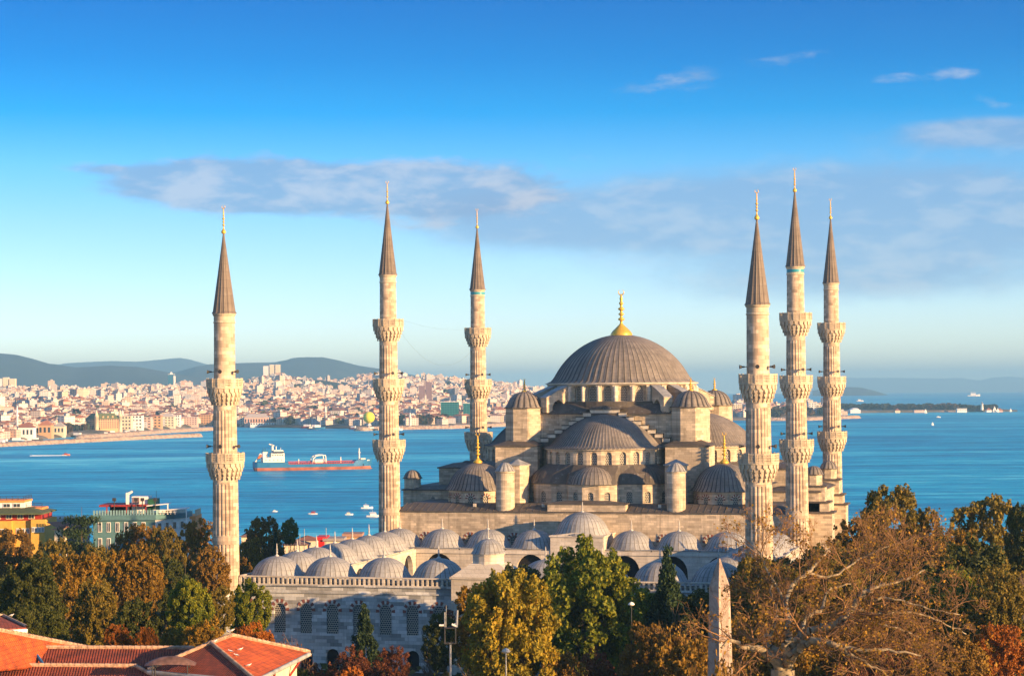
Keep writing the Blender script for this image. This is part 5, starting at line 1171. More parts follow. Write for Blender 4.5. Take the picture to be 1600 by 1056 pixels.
# long dim-red roof
A=at(55,1012,153);B=at(303,1013,153.5);B2=at(262,1042,150.2);A2=at(66,1040,150.2)
r=empty('long_roofed_wing',((A.x+B.x)/2,(A.y+B.y)/2,-1.6)); tag(r,'long wing with dull red tiles in half shadow, between two orange roofs','building'); off=Vector(r.location)
Ab=A+(A-A2)*1.0; Bb=B+(B-B2)*1.0; Ab.z=A2.z;Bb.z=B2.z
slope(lo(A,B,B2,A2),M['tiledim'],'front_roof_slope',r); slope(lo(B,A,Ab,Bb),M['tiledim'],'rear_roof_slope',r); ridge(r,*lo(A+Vector((0,0,.1)),B+Vector((0,0,.1)))); walls_below(r,lo(A2,B2,Bb,Ab),0,M['cream'],.5)
mb=MB(); a,b=lo(at(50,1014,152.6),at(68,1040,149.9)); a.z+=.12;b.z+=.12; mb.tube(a,b,.12,.12,6,cap=True); mb.build('blue_flashing',M['hullblue'],r)
A=at(-60,1039,149.5);B=at(212,1041,149.8);B2=at(300,1090,145.5);A2=at(-60,1088,145.5)
r=empty('lower_roofed_wing',((A.x+B.x)/2,(A.y+B.y)/2,-1.6)); tag(r,'lower wing of mottled red tiles along the bottom edge','building'); off=Vector(r.location)
Ab=Vector((A.x-(A2.x-A.x)*.3,A.y-(A2.y-A.y)*.3,A.z-.5)); Bb=Vector((B.x-(B2.x-B.x)*.3,B.y-(B2.y-B.y)*.3,B.z-.5))
slope(lo(A,B,B2,A2),M['tiledim'],'front_roof_slope',r); slope(lo(B,A,Ab,Bb),M['tiledim'],'rear_roof_slope',r); ridge(r,*lo(A+Vector((0,0,.1)),B+Vector((0,0,.1)))); ridge(r,*lo(B+Vector((0,0,.1)),B2+Vector((0,0,.1)))); walls_below(r,lo(A2,B2,Bb,Ab),0,M['cream'],.4)
# left bright roof
A=at(-50,975,146);B=at(142,1013,158);Cc=at(68,1040,151.0);Dd=at(-50,1050,141)
r=empty('left_roofed_wing',((A.x+B.x)/2,(A.y+B.y)/2,-1.6)); tag(r,'wing with a bright orange tile slope at the left edge, its pale ridge running down to the right','building'); off=Vector(r.location)
r['label']='wing with bright orange tile slope at the left edge under a falling pale ridge'
Bk2=Vector((A.x+(A.x-Dd.x)*.6,A.y+(A.y-Dd.y)*.6,A.z-1.5)); Bb2=Vector((B.x+(B.x-Cc.x)*.6,B.y+(B.y-Cc.y)*.6,B.z-1.2))
slope(lo(A,B,Cc),M['tile'],'roof_slope',r); slope(lo(A,Cc,Dd),M['tile'],'roof_slope',r); slope(lo(B,A,Bk2),M['tiledim'],'rear_roof_slope',r); slope(lo(B,Bk2,Bb2),M['tiledim'],'rear_roof_slope',r)
ridge(r,*lo(A+Vector((0,0,.1)),B+Vector((0,0,.1)))); walls_below(r,lo(Dd,Cc,Bb2,Bk2),0,M['cream'],.8,.8)
# farther small roof with white fascia
A=at(-60,955,170);B=at(6,963,172);Cc=at(38,972,172);Dd=at(38,974,168);E=at(-60,985,162)
r=empty('corner_roof_house',((A.x+Cc.x)/2,(A.y+Cc.y)/2,-1.6)); tag(r,'house with a small red roof and white eave at the far left edge','building'); off=Vector(r.location)
E2=at(42,980,166)
slope(lo(A,B,E2,E),M['tiledim'],'front_roof_slope',r); Bk3=E+(A-E)*2; Bk3.z=E.z; B3=E2+(B-E2)*2; B3.z=E2.z; slope(lo(B,A,Bk3,B3),M['tiledim'],'rear_roof_slope',r); ridge(r,*lo(A+Vector((0,0,.1)),B+Vector((0,0,.1)))); ridge(r,*lo(B+Vector((0,0,.1)),E2+Vector((0,0,.1))))
mb=MB(); a,b=lo(E,E2); mb.tube(a-Vector((0,0,.25)),b-Vector((0,0,.25)),.22,.22,4); mb.build('fascia',M['white'],r); walls_below(r,lo(E,E2,B3,Bk3),0,M['white'],.6)
# hooded roof vent on the pavilion front slope
q=at(268,1046,146); r=empty('roof_hood',tuple(q),YAW); tag(r,'rusty curved sheet-metal hood on legs, standing on the pavilion roof','roof hood')
M['rust']=plain('rusty_sheet',(.20,.11,.085),.6,.3,.5,1.5); mb=MB(); X=np.linspace(-1.75,1.75,15)
vs=[];fs=[]
for x in X:
    h=.62*(1-(abs(x)/1.9)**2.2)
    for y,k in ((-.6,.15),(-.25,.85),(0,1),(.25,.85),(.6,.15)): vs.append((x,y,.35+h*k))
for i in range(14):
    for j in range(4): fs.append((i*5+j,(i+1)*5+j,(i+1)*5+j+1,i*5+j+1))
mb.add(vs,fs,0,True); mb.build('hood',M['rust'],r)
for x,y in ((-1.2,-.5),(1.2,-.5),(-1.2,.5),(1.2,.5)): mb=MB(); mb.tube((x,y,-.6),(x,y,.5),.05,.05,5); mb.build('leg',M['iron'],r)
# ---------------------------------------------------------------- gulls
M['gullwhite']=plain('white_plumage',(.80,.78,.75),.8,var=.05); M['gullgrey']=plain('grey_plumage',(.32,.33,.35),.8,var=.1); M['beak']=plain('yellow_beak',(.7,.4,.05),.5)
def gull(p,rz,label,grey=False,fly=False):
    r=empty('gull',tuple(p),rz); r.scale=(.66,.66,.66); tag(r,label,'gull')
    mb=MB(); prof=[(.004,-.26),(.03,-.22),(.075,-.10),(.095,.02),(.08,.11),(.05,.16),(.045,.19),(.055,.235),(.045,.275),(.004,.30)]
    secs=[]
    for k,(rr,x) in enumerate(prof): secs.append((rr,x,.17+(.0 if x<.1 else (x-.1)*.75)-(.10*(.0-x) if x<0 else 0)))
    vs=[];fs=[]
    for rr,x,z in secs:
        for i in range(10): vs.append((x,rr*cos(2*PI*i/10),z+rr*sin(2*PI*i/10)))
    for j in range(len(secs)-1):
        for i in range(10): fs.append((j*10+i,(j+1)*10+i,(j+1)*10+(i+1)%10,j*10+(i+1)%10))
    mb.add(vs,fs,0,True); mb.build('body',M['gullwhite'],r)
    for s in (-1,1):
        mb=MB(); n=7; vs=[(x,s*(.085+.02*sin(PI*i/6)),.19-.10*i/6*.4) for i,x in enumerate(np.linspace(.1,-.34,n))]+[(x,s*(.09+.015*sin(PI*i/6)),.19-.10*i/6*.4-.09*sin(PI*(i+.6)/7)) for i,x in enumerate(np.linspace(.1,-.34,n))]+[(x,s*.03,.25-.10*i/6) for i,x in enumerate(np.linspace(.1,-.30,n))]
        fs=[(i,i+1,n+i+1,n+i) for i in range(n-1)]+[(i,i+1,2*n+i+1,2*n+i) for i in range(n-1)]; mb.add(vs,fs,0,True); mb.build('wing',M['gullgrey'],r)
    mb=MB(); mb.tube((.28,0,.315),(.36,0,.295),.018,.006,6,cap=True); mb.build('beak',M['beak'],r)
    for s in (-1,1): mb=MB(); mb.tube((.0,s*.035,.10),(.0,s*.035,-.02),.010,.010,5); mb.tube((0,s*.035,-.02),(.05,s*.035,-.02),.012,.012,5); mb.build('leg',M['beak'],r)
def onseg(a,b,t_): return a+(b-a)*t_+Vector((0,0,.30))
gull(onseg(P1,P2,.82),YAW+2.4,'gull perched left of its neighbour on the peak of the orange pavilion roof'); gull(onseg(P1,P2,1.0),YAW+.5,'gull perched right of its neighbour on the peak of the orange pavilion roof')
def onface(px,py):
    n=(P2-P1).cross(Fr-P1).normalized(); d=ray(px,py); o=Vector((CX,CY,CZ)); t_=(P1-o).dot(n)/d.dot(n); return o+d*t_+Vector((0,0,.03))
gull(onseg(P1,Fr,.10),YAW+1.0,'gull nearest the top of the dark hip line on the orange pavilion roof')
gull(onface(361,1019.5),YAW+2.8,'gull on the tiles, left of two just beside the dark hip line'); gull(onface(376,1016.5),YAW+.3,'gull with grey back alone in the middle of the orange slope'); gull(onface(370,1025.5),YAW+3.0,'gull on the tiles, lower of two just beside the dark hip line'); gull(onface(389,1041.5),YAW+.2,'gull lowest on the orange slope near the bottom edge')
gull(at(18.5,964.5,171)+Vector((0,0,.1)),YAW+.4,'gull standing on the small red roof at the far left edge')
# ---------------------------------------------------------------- obelisk, lamps, mast
def granite():
    m,t,b=newmat('pink_granite'); o=t.n('TexCoord').outputs['Object']; x,y,z=t.sep(o)[0:3]
    n=t.noise(o,.9,7,.75,.5); col=t.ramp(n,[(.38,(.2,.14,.11)),(.48,(.38,.28,.22)),(.65,(.5,.38,.31))])
    # incised glyph-like marks in a central column
    u=t.m('ADD',x,y)
    v=t.n('TexVoronoi',feature='DISTANCE_TO_EDGE'); t.put(v.inputs['Vector'],t.comb(t.m('MULTIPLY',u,3.2),t.m('MULTIPLY',z,2.4),0)); ed=t.mr(v.outputs['Distance'],.03,.08,1,0)
    inn=t.mr(t.m('ABSOLUTE',x),.42,.5,1,0); col=t.mix(t.m('MULTIPLY',t.m('MULTIPLY',ed,inn),.6),col,(.16,.10,.08,1))
    t.L.new(col,b.inputs['Base Color']); b.inputs['Roughness'].default_value=.75; bump(t,b,t.m('ADD',t.m('MULTIPLY',t.m('MULTIPLY',ed,inn),-1.0),n),.6,.08); return m
M['granite']=granite()
Do=205; p=at(1124.5,872,Do); hz=p.z+1.6; r=empty('obelisk',(p.x,p.y,-1.6),YAW+.62); tag(r,'tapering pink granite obelisk rising among bare trees','obelisk')
mb=MB(); 
def sq(h,z): return [(-h,-h,z),(h,-h,z),(h,h,z),(-h,h,z)]
lv=[(.98,5.5),(.70,hz-2.7),(.05,hz)]; vs=[q for h,z in lv for q in sq(h,z)]; mb.add(vs,[(j*4+i,j*4+(i+1)%4,(j+1)*4+(i+1)%4,(j+1)*4+i) for j in range(2) for i in range(4)]+[(8,9,10,11)]); mb.build('shaft',M['granite'],r)
mb=MB(); mb.box(-1.9,1.9,-1.9,1.9,0,2.6); mb.box(-1.5,1.5,-1.5,1.5,2.6,5); 
for x in (-1,1):
    for y in (-1,1): mb.box(x*.9-.2,x*.9+.2,y*.9-.2,y*.9+.2,5,5.5)
mb.build('pedestal',M['trim'],r)
def lamp(px,py,D,label,kind=0):
    p=at(px,py,D); h=p.z+1.6; r=empty('street_lamp',(p.x,p.y,-1.6),YAW); tag(r,label,'street lamp')
    mb=MB(); mb.tube((0,0,0),(0,0,h-.35),.08,.05,8); mb.build('post',M['iron'] if kind else M['grey'],r)
    mb=MB(); mb.lathe([(.08,h-.42),(.2,h-.38),(.34,h-.3),(.36,h-.26),(.26,h-.1),(.1,h),(.01,h+.02)],16); mb.build('lamp_head',M['shipwhite'] if kind else M['fascia'],r)
lamp(791,1012,170,'slim street lamp with a small domed head in front of the yellow tree')
lamp(987,940,228,'street lamp with a flat pale disc head at the edge of the green tree',1)
p=at(704,980,165); h=p.z+1.6; r=empty('camera_mast',(p.x,p.y,-1.6),YAW); tag(r,'steel mast with a square cage of cameras and upright antennas','mast')
k_=165/F
mb=MB(); mb.tube((0,0,0),(0,0,h-1.2),.11,.09,10); mb.build('pole',M['grey'],r)
mb=MB(); zt=h-.0; zb_=h-1.75+ .55
for x in (-.42,.42):
    for y in (-.42,.42): mb.tube((x,y,zb_),(x,y,zt),.04,.04,5)
for z in (zb_,zt):
    for a,b in (((-.42,-.42),(.42,-.42)),((.42,-.42),(.42,.42)),((.42,.42),(-.42,.42)),((-.42,.42),(-.42,-.42))): mb.tube((*a,z),(*b,z),.045,.045,5)
mb.tube((-.75,-.1,zt),(.45,-.1,zt),.04,.04,5); mb.build('cage',M['iron'],r)
for x,h0,h1,w_ in ((-.42,.15,1.2,.06),(.5,.1,1.35,.10),(-.3,0,1.75,.02)): mb=MB(); mb.tube((x,0,zt+h0*.3),(x+.06*(x>0),0,zt+h1),w_,w_,6,cap=True); mb.build('antenna',M['grey'],r)
for x,a in ((-.7,0),(.28,.7)): mb=MB(); mb.tube((x-.15,-.15,zt+.2+.1*a),(x+.22,-.15,zt+.2-.15*a),.085,.085,8,cap=True); mb.build('camera',M['shipwhite'],r)
mb=MB(); mb.box(.3,.55,-.1,.1,zt,zt+.35); mb.build('control_box',M['grey'],r)
# wires between minarets
M['wire']=plain('wire',(.10,.10,.11),.6)
def wire(a,b,sag,label,w_=.02):
    a=Vector(a);b=Vector(b);mb=MB();pts=[]
    for i in range(15): t_=i/14; q=a+(b-a)*t_; q.z-=sag*4*t_*(1-t_); pts.append(q)
    for p,q in zip(pts,pts[1:]): mb.tube(p,q,w_,w_,4)
    tag(mb.build('wire',M['wire']),label,'wire')
wire((-34.4,70.5,51.3),(-34.6,130.5,51.3),1.2,'nearly straight thin wire between the two left rear minarets',.009); wire((-34.2,70.8,49.3),(-34.4,130.2,50.0),6.5,'sagging thin wire strung between the two left rear minarets',.010)
# ---------------------------------------------------------------- trees
def leafmat(name,cols,trans=.25):
    m,t,b=newmat(name); g=t.n('NewGeometry'); o=t.n('TexCoord').outputs['Object']; rnd=t.n('ObjectInfo').outputs['Random']
    n=t.noise(o,.22,3,.6); f=t.m('ADD',t.m('MULTIPLY',g.outputs['Random Per Island'],.55),t.m('MULTIPLY',t.mr(n,.3,.7),.45))
    col=t.ramp(f,[(i/(len(cols)-1),c) for i,c in enumerate(cols)])
    k=t.mr(rnd,0,1,.85,1.15); col=t.mix(1.0,col,t.comb(k,k,k),'MULTIPLY')
    t.L.new(col,b.inputs['Base Color']); b.inputs['Roughness'].default_value=.65; b.inputs['Specular IOR Level'].default_value=.25
    tr=t.n('BsdfTranslucent'); t.L.new(col,tr.inputs['Color']); mx=t.n('MixShader'); mx.inputs[0].default_value=trans; t.L.new(b.outputs[0],mx.inputs[1]); t.L.new(tr.outputs[0],mx.inputs[2])
    t.L.new(mx.outputs[0],m.node_tree.nodes['Material Output'].inputs[0]); return m
LM={'green':leafmat('green_leaves',[(.04,.075,.008),(.11,.145,.010),(.24,.24,.014),(.40,.34,.02)]),
 'yellow':leafmat('yellow_leaves',[(.10,.10,.012),(.20,.165,.014),(.34,.245,.016),(.40,.21,.012)]),
 'gold':leafmat('golden_brown_leaves',[(.10,.07,.012),(.20,.12,.014),(.36,.19,.015),(.18,.14,.02)]),
 'olive':leafmat('olive_leaves',[(.07,.065,.012),(.15,.12,.016),(.25,.17,.02),(.14,.12,.02)]),
 'dark':leafmat('dark_green_leaves',[(.022,.034,.008),(.05,.062,.010),(.09,.095,.014),(.14,.12,.02)]),
 'orange':leafmat('orange_leaves',[(.16,.055,.01),(.32,.11,.012),(.44,.14,.012),(.24,.09,.012)]),
 'red':leafmat('russet_leaves',[(.07,.028,.014),(.15,.05,.02),(.20,.065,.02),(.11,.05,.02)]),
 'brown':leafmat('brown_leaves',[(.09,.055,.015),(.18,.105,.02),(.30,.16,.02),(.14,.09,.02)]),
 'conifer':leafmat('conifer_needles',[(.012,.03,.010),(.02,.045,.014),(.035,.06,.018),(.02,.04,.012)],.1),
 'fir':leafmat('light_conifer_needles',[(.03,.06,.015),(.06,.09,.02),(.09,.12,.025),(.05,.08,.02)],.1)}
M['bark']=plain('grey_brown_bark',(.16,.115,.08),.9,var=.35,sc=.8); M['twig']=plain('warm_twig_bark',(.24,.13,.06),.9,var=.3,sc=.5); M['planebark']=plain('mottled_plane_bark',(.26,.21,.14),.85,var=.6,sc=1.6)
def quads_mesh(name,cen,size,mat,rg,elong=1.3,up=0.0,extra=None):
    n=len(cen); nr=rg.normal(size=(n,3)); nr[:,2]+=up; nr/=np.linalg.norm(nr,axis=1)[:,None]
    t=rg.normal(size=(n,3)); u=np.cross(nr,t); u/=np.linalg.norm(u,axis=1)[:,None]; v=np.cross(nr,u)
    s=size*(.6+.8*rg.random(n))[:,None]; u=u*s*elong; v=v*s
    V=np.stack([cen-u,cen-v*.9+u*.1,cen+u,cen+v*.9+u*.1],1).reshape(-1,3)
    me=bpy.data.meshes.new(name); me.vertices.add(4*n); me.vertices.foreach_set('co',V.astype(np.float32).ravel())
    me.loops.add(4*n); me.loops.foreach_set('vertex_index',np.arange(4*n,dtype=np.int32)); me.polygons.add(n)
    me.polygons.foreach_set('loop_start',np.arange(0,4*n,4,dtype=np.int32)); me.polygons.foreach_set('loop_total',np.full(n,4,dtype=np.int32))
    me.materials.append(mat); me.update(calc_edges=True); return me
class TW:      # fast collector for three-sided twigs
    def __init__(s): s.a=[];s.b=[];s.r0=[];s.r1=[]
    def seg(s,a,b,r0,r1): s.a.append(tuple(a));s.b.append(tuple(b));s.r0.append(r0);s.r1.append(r1)
    def mesh(s,name,mat,n=4):
        a=np.array(s.a);b=np.array(s.b);r0=np.array(s.r0)[:,None];r1=np.array(s.r1)[:,None]; d=b-a; d/=np.linalg.norm(d,axis=1)[:,None]+1e-9
        h=np.where(np.abs(d[:,2:3])<.9,np.array([[0,0,1.]]),np.array([[1.,0,0]])); u=np.cross(d,h); u/=np.linalg.norm(u,axis=1)[:,None]; v=np.cross(d,u); K=len(a)
        V=[]
        for P,r in ((a-d*r0*.3,r0),(b,r1)):
            for i in range(n): V.append(P+(u*cos(2*PI*i/n)+v*sin(2*PI*i/n))*r)
        V=np.stack(V,1).reshape(-1,3); base=np.arange(K)[:,None]*2*n; f=[]
        for i in range(n): f.append(np.concatenate([base+i,base+(i+1)%n,base+n+(i+1)%n,base+n+i],1))
        Fc=np.stack(f,1).reshape(-1,4); nf=len(Fc)
        me=bpy.data.meshes.new(name); me.vertices.add(len(V)); me.vertices.foreach_set('co',V.astype(np.float32).ravel()); me.loops.add(4*nf); me.loops.foreach_set('vertex_index',Fc.astype(np.int32).ravel())
        me.polygons.add(nf); me.polygons.foreach_set('loop_start',np.arange(0,4*nf,4,dtype=np.int32)); me.polygons.foreach_set('loop_total',np.full(nf,4,dtype=np.int32)); me.polygons.foreach_set('use_smooth',np.ones(nf,dtype=bool))
        me.materials.append(mat); me.update(calc_edges=True); return me
def grow(tw,p,d,L,r,level,maxl,rg,tips,spread=.6,up=.15,nseg=4,kids=(4,6),shr=.62,minr=.012):
    d=Vector(d).normalized(); p=Vector(p); pts=[p.copy()]
    for i in range(nseg):
        d=(d+Vector(rg.normal(size=3))*.16+Vector((0,0,up*.35))).normalized(); q=p+d*(L/nseg)
        r1=max(minr,r*(1-.55*(i+1)/nseg)); tw.seg(p,q,max(minr,r*(1-.55*i/nseg)),r1); p=q; pts.append(p.copy())
    if level>=maxl: tips.append(tuple(pts[-1])); tips.append(tuple(pts[nseg//2])); return
    k=int(rg.integers(kids[0],kids[1]+1))
    for i in range(k):
        t=.3+.7*(i+rg.random())/k; j=min(nseg-1,int(t*nseg)); b=pts[j]+(pts[j+1]-pts[j])*(t*nseg-j)
        ax=Vector(rg.normal(size=3)); ax=(ax-d*ax.dot(d)).normalized(); nd=(d*(1-spread*.55)+ax*spread+Vector((0,0,up))).normalized()
        grow(tw,b,nd,L*shr*(.75+.5*rg.random())*(1.1-.4*t),max(minr,r*.45),level+1,maxl,rg,tips,spread,up,max(2,nseg-1),kids,shr,minr)
def leafy(seed,rx,rz,hb,nleaf,lsize,mat,ncl=120,lob=.35,clr=.17,topness=0,barkm='bark',conic=False,gap=.0):
    """crown half-width rx, half-height rz, lowest crown level hb"""
    rg=np.random.default_rng(seed); zc=hb+rz
    tw=TW(); tips=[]
    trunk_h=hb+rz*.5; r0=rx*.055
    grow(tw,(0,0,-.3),(0,0,1),hb+rz*.9,r0,0,2,rg,tips,.75,.25,6,(9,12),.55,.03)
    tm=tw.mesh('trunk',M[barkm],5)
    # lobes: direction dependent radius
    lobes=rg.normal(size=(14,3)); lobes/=np.linalg.norm(lobes,axis=1)[:,None]; la=rg.random(14)
    d=rg.normal(size=(ncl,3)); d/=np.linalg.norm(d,axis=1)[:,None]
    f=1-lob+lob*np.max(np.clip(d@lobes.T,0,1)**3*(.5+.5*la),axis=1)*1.35
    rad=(.45+.55*rg.random(ncl)**.5)*f
    c=d*rad[:,None]*np.array([rx,rx,rz]); 
    if conic: c[:,0:2]*=((rz-c[:,2])/(2*rz)*1.5+.08)[:,None]
    cs=clr*(rx+rz)/2*(.6+.8*rg.random(ncl)); w=cs**2; w/=w.sum(); idx=rg.choice(ncl,nleaf,p=w)
    off=rg.normal(size=(nleaf,3)); off/=np.linalg.norm(off,axis=1)[:,None]; off*=(rg.random(nleaf)**.4)[:,None]
    up_=(rg.random(ncl)<.3)[idx][:,None]; off*=cs[idx][:,None]*np.where(up_,np.array([[.7,.7,1.35]]),np.array([[1,1,.8]])); cen=c[idx]+off; cen[:,2]+=zc
    lm=quads_mesh('crown',cen,lsize,mat,rg,1.25,.25)
    return tm,lm
def twiggy(seed,rx,rz,hb,nleaf,lsize,mat,maxl=4,barkm='twig',up=.18):
    rg=np.random.default_rng(seed); tw=TW(); tips=[]
    base=hb*.55; tw.seg((0,0,-.3),(0,0,base),rx*.06,rx*.05)
    for i in range(6):
        a=2*PI*i/6+rg.random(); el=.55+.6*rg.random(); d=(cos(a)*cos(el),sin(a)*cos(el),sin(el)); Ln=(rx*.62 if el<.8 else rz*.9)
        grow(tw,(0,0,base*(.8+.2*rg.random())),d,Ln,rx*.032,1,maxl,rg,tips,.62,up,5,(5,7),.62,.016)
    tm=tw.mesh('trunk',M[barkm],3); tp=np.array(tips); idx=rg.integers(0,len(tp),nleaf); cen=tp[idx]+rg.normal(size=(nleaf,3))*.35
    return tm,quads_mesh('crown',cen,lsize,mat,rg,1.2,.1)
def cedar(seed,rx,h,mat,layers=9,conic=True):
    rg=np.random.default_rng(seed); tw=TW(); tw.seg((0,0,-.3),(0,0,h),h*.02,.04); C_=[]
    for l in range(layers):
        z=h*(.22+.76*l/layers); rr=rx*(1-l/layers*.85) if conic else rx*(.6+.5*sin(PI*(l+1)/(layers+1)))
        for k in range(7):
            a=rg.random()*6.28; e=Vector((cos(a)*rr,sin(a)*rr,z+(.06*rr if not conic else -.15*rr))); tw.seg((0,0,z),e,.07,.03)
            n=150; t=rg.random(n)**.7; sp=rg.normal(size=(n,3))*np.array([.16*rr,.16*rr,.05*rr+.05]); C_.append(np.array([[0,0,z]])*(1-t)[:,None]+np.array([tuple(e)])*t[:,None]+sp)
    return tw.mesh('trunk',M['bark'],4),quads_mesh('crown',np.concatenate(C_),.16,mat,rg,1.7,.8)
TP={}
def proto(kind):
    if kind in TP: return TP[kind]
    sp,_,v=kind.partition(':'); v=int(v or 0)
    # unit trees: crown half-width 5, half-height 5.5, crown base 2.5 (height 13.5)
    if sp in('brown','olive','gold') : TP[kind]=leafy(100+v*7+len(sp),5,5.5,2.5,30000,.115,LM[sp],420,.40,.085)
    elif sp=='orange': TP[kind]=leafy(150+v,5,5,2.5,26000,.115,LM[sp],320,.3,.10)
    elif sp in('green','yellow'): TP[kind]=leafy(200+v*3+len(sp),5,5.5,2.0,42000,.12,LM[sp],330,.16,.115)
    elif sp=='dark': TP[kind]=leafy(300+v,5,5.5,2.5,28000,.12,LM[sp],320,.3,.11)
    elif sp=='red': TP[kind]=leafy(400+v,5,5,1.5,17000,.11,LM[sp],330,.45,.09,barkm='twig')
    elif sp=='conifer': TP[kind]=leafy(500+v,3,6.5,.8,16000,.13,LM[sp],150,.2,.14,conic=True)
    elif sp=='fir': TP[kind]=cedar(600+v,4,13,LM['fir'],11)
    elif sp=='cedar': TP[kind]=cedar(610+v,5.5,13,LM['conifer'],6,False)
    elif sp=='twig': TP[kind]=twiggy(700+v,5.5,5.5,4,3800,.15,LM['gold' if v%2 else 'brown'])
    elif sp=='twiggreen': TP[kind]=twiggy(750+v,5.5,5.5,4,16000,.12,LM['gold'])
    elif sp=='bare': TP[kind]=twiggy(800+v,5.5,5.5,4,260,.12,LM['red'],3)
    return TP[kind]
ti=[0]
def tree(kind,px,ytop,D,rpx,label,cat='tree',zg=None,dz=0,name=None,top_frac=None):
    """crown centred on px, top at ytop, crown half-width rpx (photo pixels) at depth D"""
    tm,lm=proto(kind); p=at(px,ytop,D); zg=(ground_z(p.x,p.y) if zg is None else zg)-.2; H=p.z-zg; rw=rpx/F*D
    W_={'conifer':3.0,'fir':4.0,'cedar':5.8}.get(kind.split(':')[0],4.9); Hh={'twig':14.5,'twiggreen':14.5,'bare':14}.get(kind.split(':')[0],13.3)
    ti[0]+=1; r=empty(name or 'tree',(p.x,p.y,zg),ti[0]*1.7); s=rw/W_; r.scale=(s,s,s); tag(r,label,cat); sz=H/Hh/s; o=inst('trunk',tm,r); o.scale=(1,1,sz)
    tw_=kind.split(':')[0] in('twig','twiggreen','bare','fir','cedar','conifer'); cz=sz if tw_ else min(max(sz,.9),1.35)
    o=inst('crown',lm,r); o.scale=(1,1,cz); o.location=(0,0,Hh*sz-Hh*cz); return r
T=tree
# far left wood
T('brown:0',15,826,380,46,'dark brown tree below the yellow hotel, cut by the left edge')
T('olive:1',88,836,350,44,'brownish olive tree right of the yellow hotel, behind the orange-leaved tree')
T('cedar:0',128,788,395,34,'flat-layered dark cedar left of the teal hotel','cedar',name='cedar_tree')
T('brown:1',215,812,360,46,'olive-brown tree in front of the teal hotel, its top touching the cornice')
T('olive:0',258,822,340,36,'brown-green tree under the white wall of the teal hotel')
T('brown:2',312,812,350,38,'dark brown-leaved tree left of the leftmost minaret, below the orange house')
T('olive:1',150,846,330,38,'dark shaded tree behind the tall orange tree at the left')
T('gold:0',122,852,265,50,'tall orange-gold tree behind the round dark green tree','tree')
T('dark:0',52,866,215,58,'big round dark green tree at the left','tree')
T('gold:2',205,838,285,52,'tall bronze tree with upright twigs, centre of the left wood','tree')
T('twig:1',200,830,282,46,'tall thin-leaved tree with many upright twigs among the bronze crowns','tree')
T('dark:2',268,868,300,40,'dark green tree behind the slender light conifer')
T('brown:1',330,850,300,34,'dim brown tree touching the left side of the leftmost minaret')
T('fir:0',290,872,235,17,'slender light green conifer with drooping tiers','conifer',name='conifer_tree')
T('dark:1',-10,900,250,44,'dark tree at the left edge behind the small red roof')
T('olive:0',150,905,230,46,'deep green shaded tree in the middle of the left wood')
T('dark:0',215,930,215,42,'dark low tree above the orange shrubs at the left')
T('green:1',298,902,215,38,'bright yellow-green tree left of the leftmost minaret foot','tree')
T('olive:0',345,915,228,26,'small olive tree at the foot of the leftmost minaret')
T('green:0',390,902,250,33,'bright green rounded tree right of the leftmost minaret foot','tree')
T('dark:1',70,942,195,40,'low dark bushy tree beside the small red roof')
T('dark:2',28,945,190,36,'dim bushy tree behind the small red roof with white eave')
T('red:2',110,985,185,34,'dull russet bush just above the long red roof')
T('orange:0',185,968,190,26,'round orange-leaved small tree above the long red roof, left of two','tree')
T('orange:1',228,974,188,20,'smaller orange-leaved tree right beside its rounder neighbour','tree')
T('gold:1',318,962,190,44,'yellow-olive bushy tree behind the pavilion peak')
T('olive:0',272,978,192,30,'olive bush between the orange trees and the pavilion peak')
T('orange:2',395,955,205,42,'orange-red bushy tree at the left end of the courtyard wall','tree')
T('brown:0',412,806,420,38,'autumn-brown tree right of the leftmost minaret, near the shore')
T('gold:1',388,838,400,30,'yellowish tree just right of the leftmost minaret')
T('conifer:0',431,838,400,11,'thin black-green cypress beside the shore trees','cypress',name='cypress_tree')
T('green:0',453,808,470,14,'small isolated green poplar against the sea','tree')
T('olive:1',430,852,440,18,'low olive tree left of the courtyard domes')
T('brown:2',370,868,350,26,'shaded brown tree between the minaret and the nearest courtyard dome')
T('twig:1',1142,905,181,44,'low thin-twigged tree right in front of the obelisk shaft')
# in front of the courtyard wall
for i,(px,yt,D,rp_,lb) in enumerate([(445,905,262,34,'bare tree, leftmost in front of the lattice windows of the courtyard wall'),(482,912,258,38,'bare tree with leaning trunk, right of the leftmost bare one at the courtyard wall')]):
    T('bare:%d'%i,px,yt,D,rp_,lb)
T('conifer:1',570,944,262,27,'small dark green fir in front of the courtyard windows','fir',name='fir_tree')
T('red:0',555,985,245,52,'russet bushy tree in front of the courtyard wall, under the small fir')
T('red:1',612,990,250,36,'reddish tree with thin branches left of the dark courtyard doorway')
T('red:2',500,1005,230,50,'dark red bush right of the orange pavilion roof')
T('orange:1',545,1030,215,50,'orange-brown bush at the bottom edge, right of the pavilion')
T('olive:1',470,1040,225,34,'greenish bush right under the pavilion eave')
T('dark:1',690,955,262,33,'rounded dark maroon-green tree between the doorway and the yellow tree')
T('red:1',700,942,270,20,'small russet-topped tree by the courtyard gate')
T('yellow:0',795,880,215,76,'large golden-yellow tree in the centre foreground')
T('gold:0',752,905,225,50,'brownish-gold tree merging with the left of the golden-yellow tree')
T('green:0',922,838,255,88,'big round deep green tree in front of the courtyard domes')
T('conifer:2',1043,858,262,36,'blackish conifer right of the big round green tree','conifer',name='conifer_tree')
T('red:0',935,985,230,52,'purple-brown thin-leaved bush under the big green tree')
T('brown:1',1010,965,225,56,'brown-leaved tree left of the obelisk')
T('brown:0',880,1020,215,46,'low brown tree at the bottom, between the golden and the green trees')
T('twig:1',1068,865,222,62,'nearly bare brown tree spreading behind the left of the obelisk')
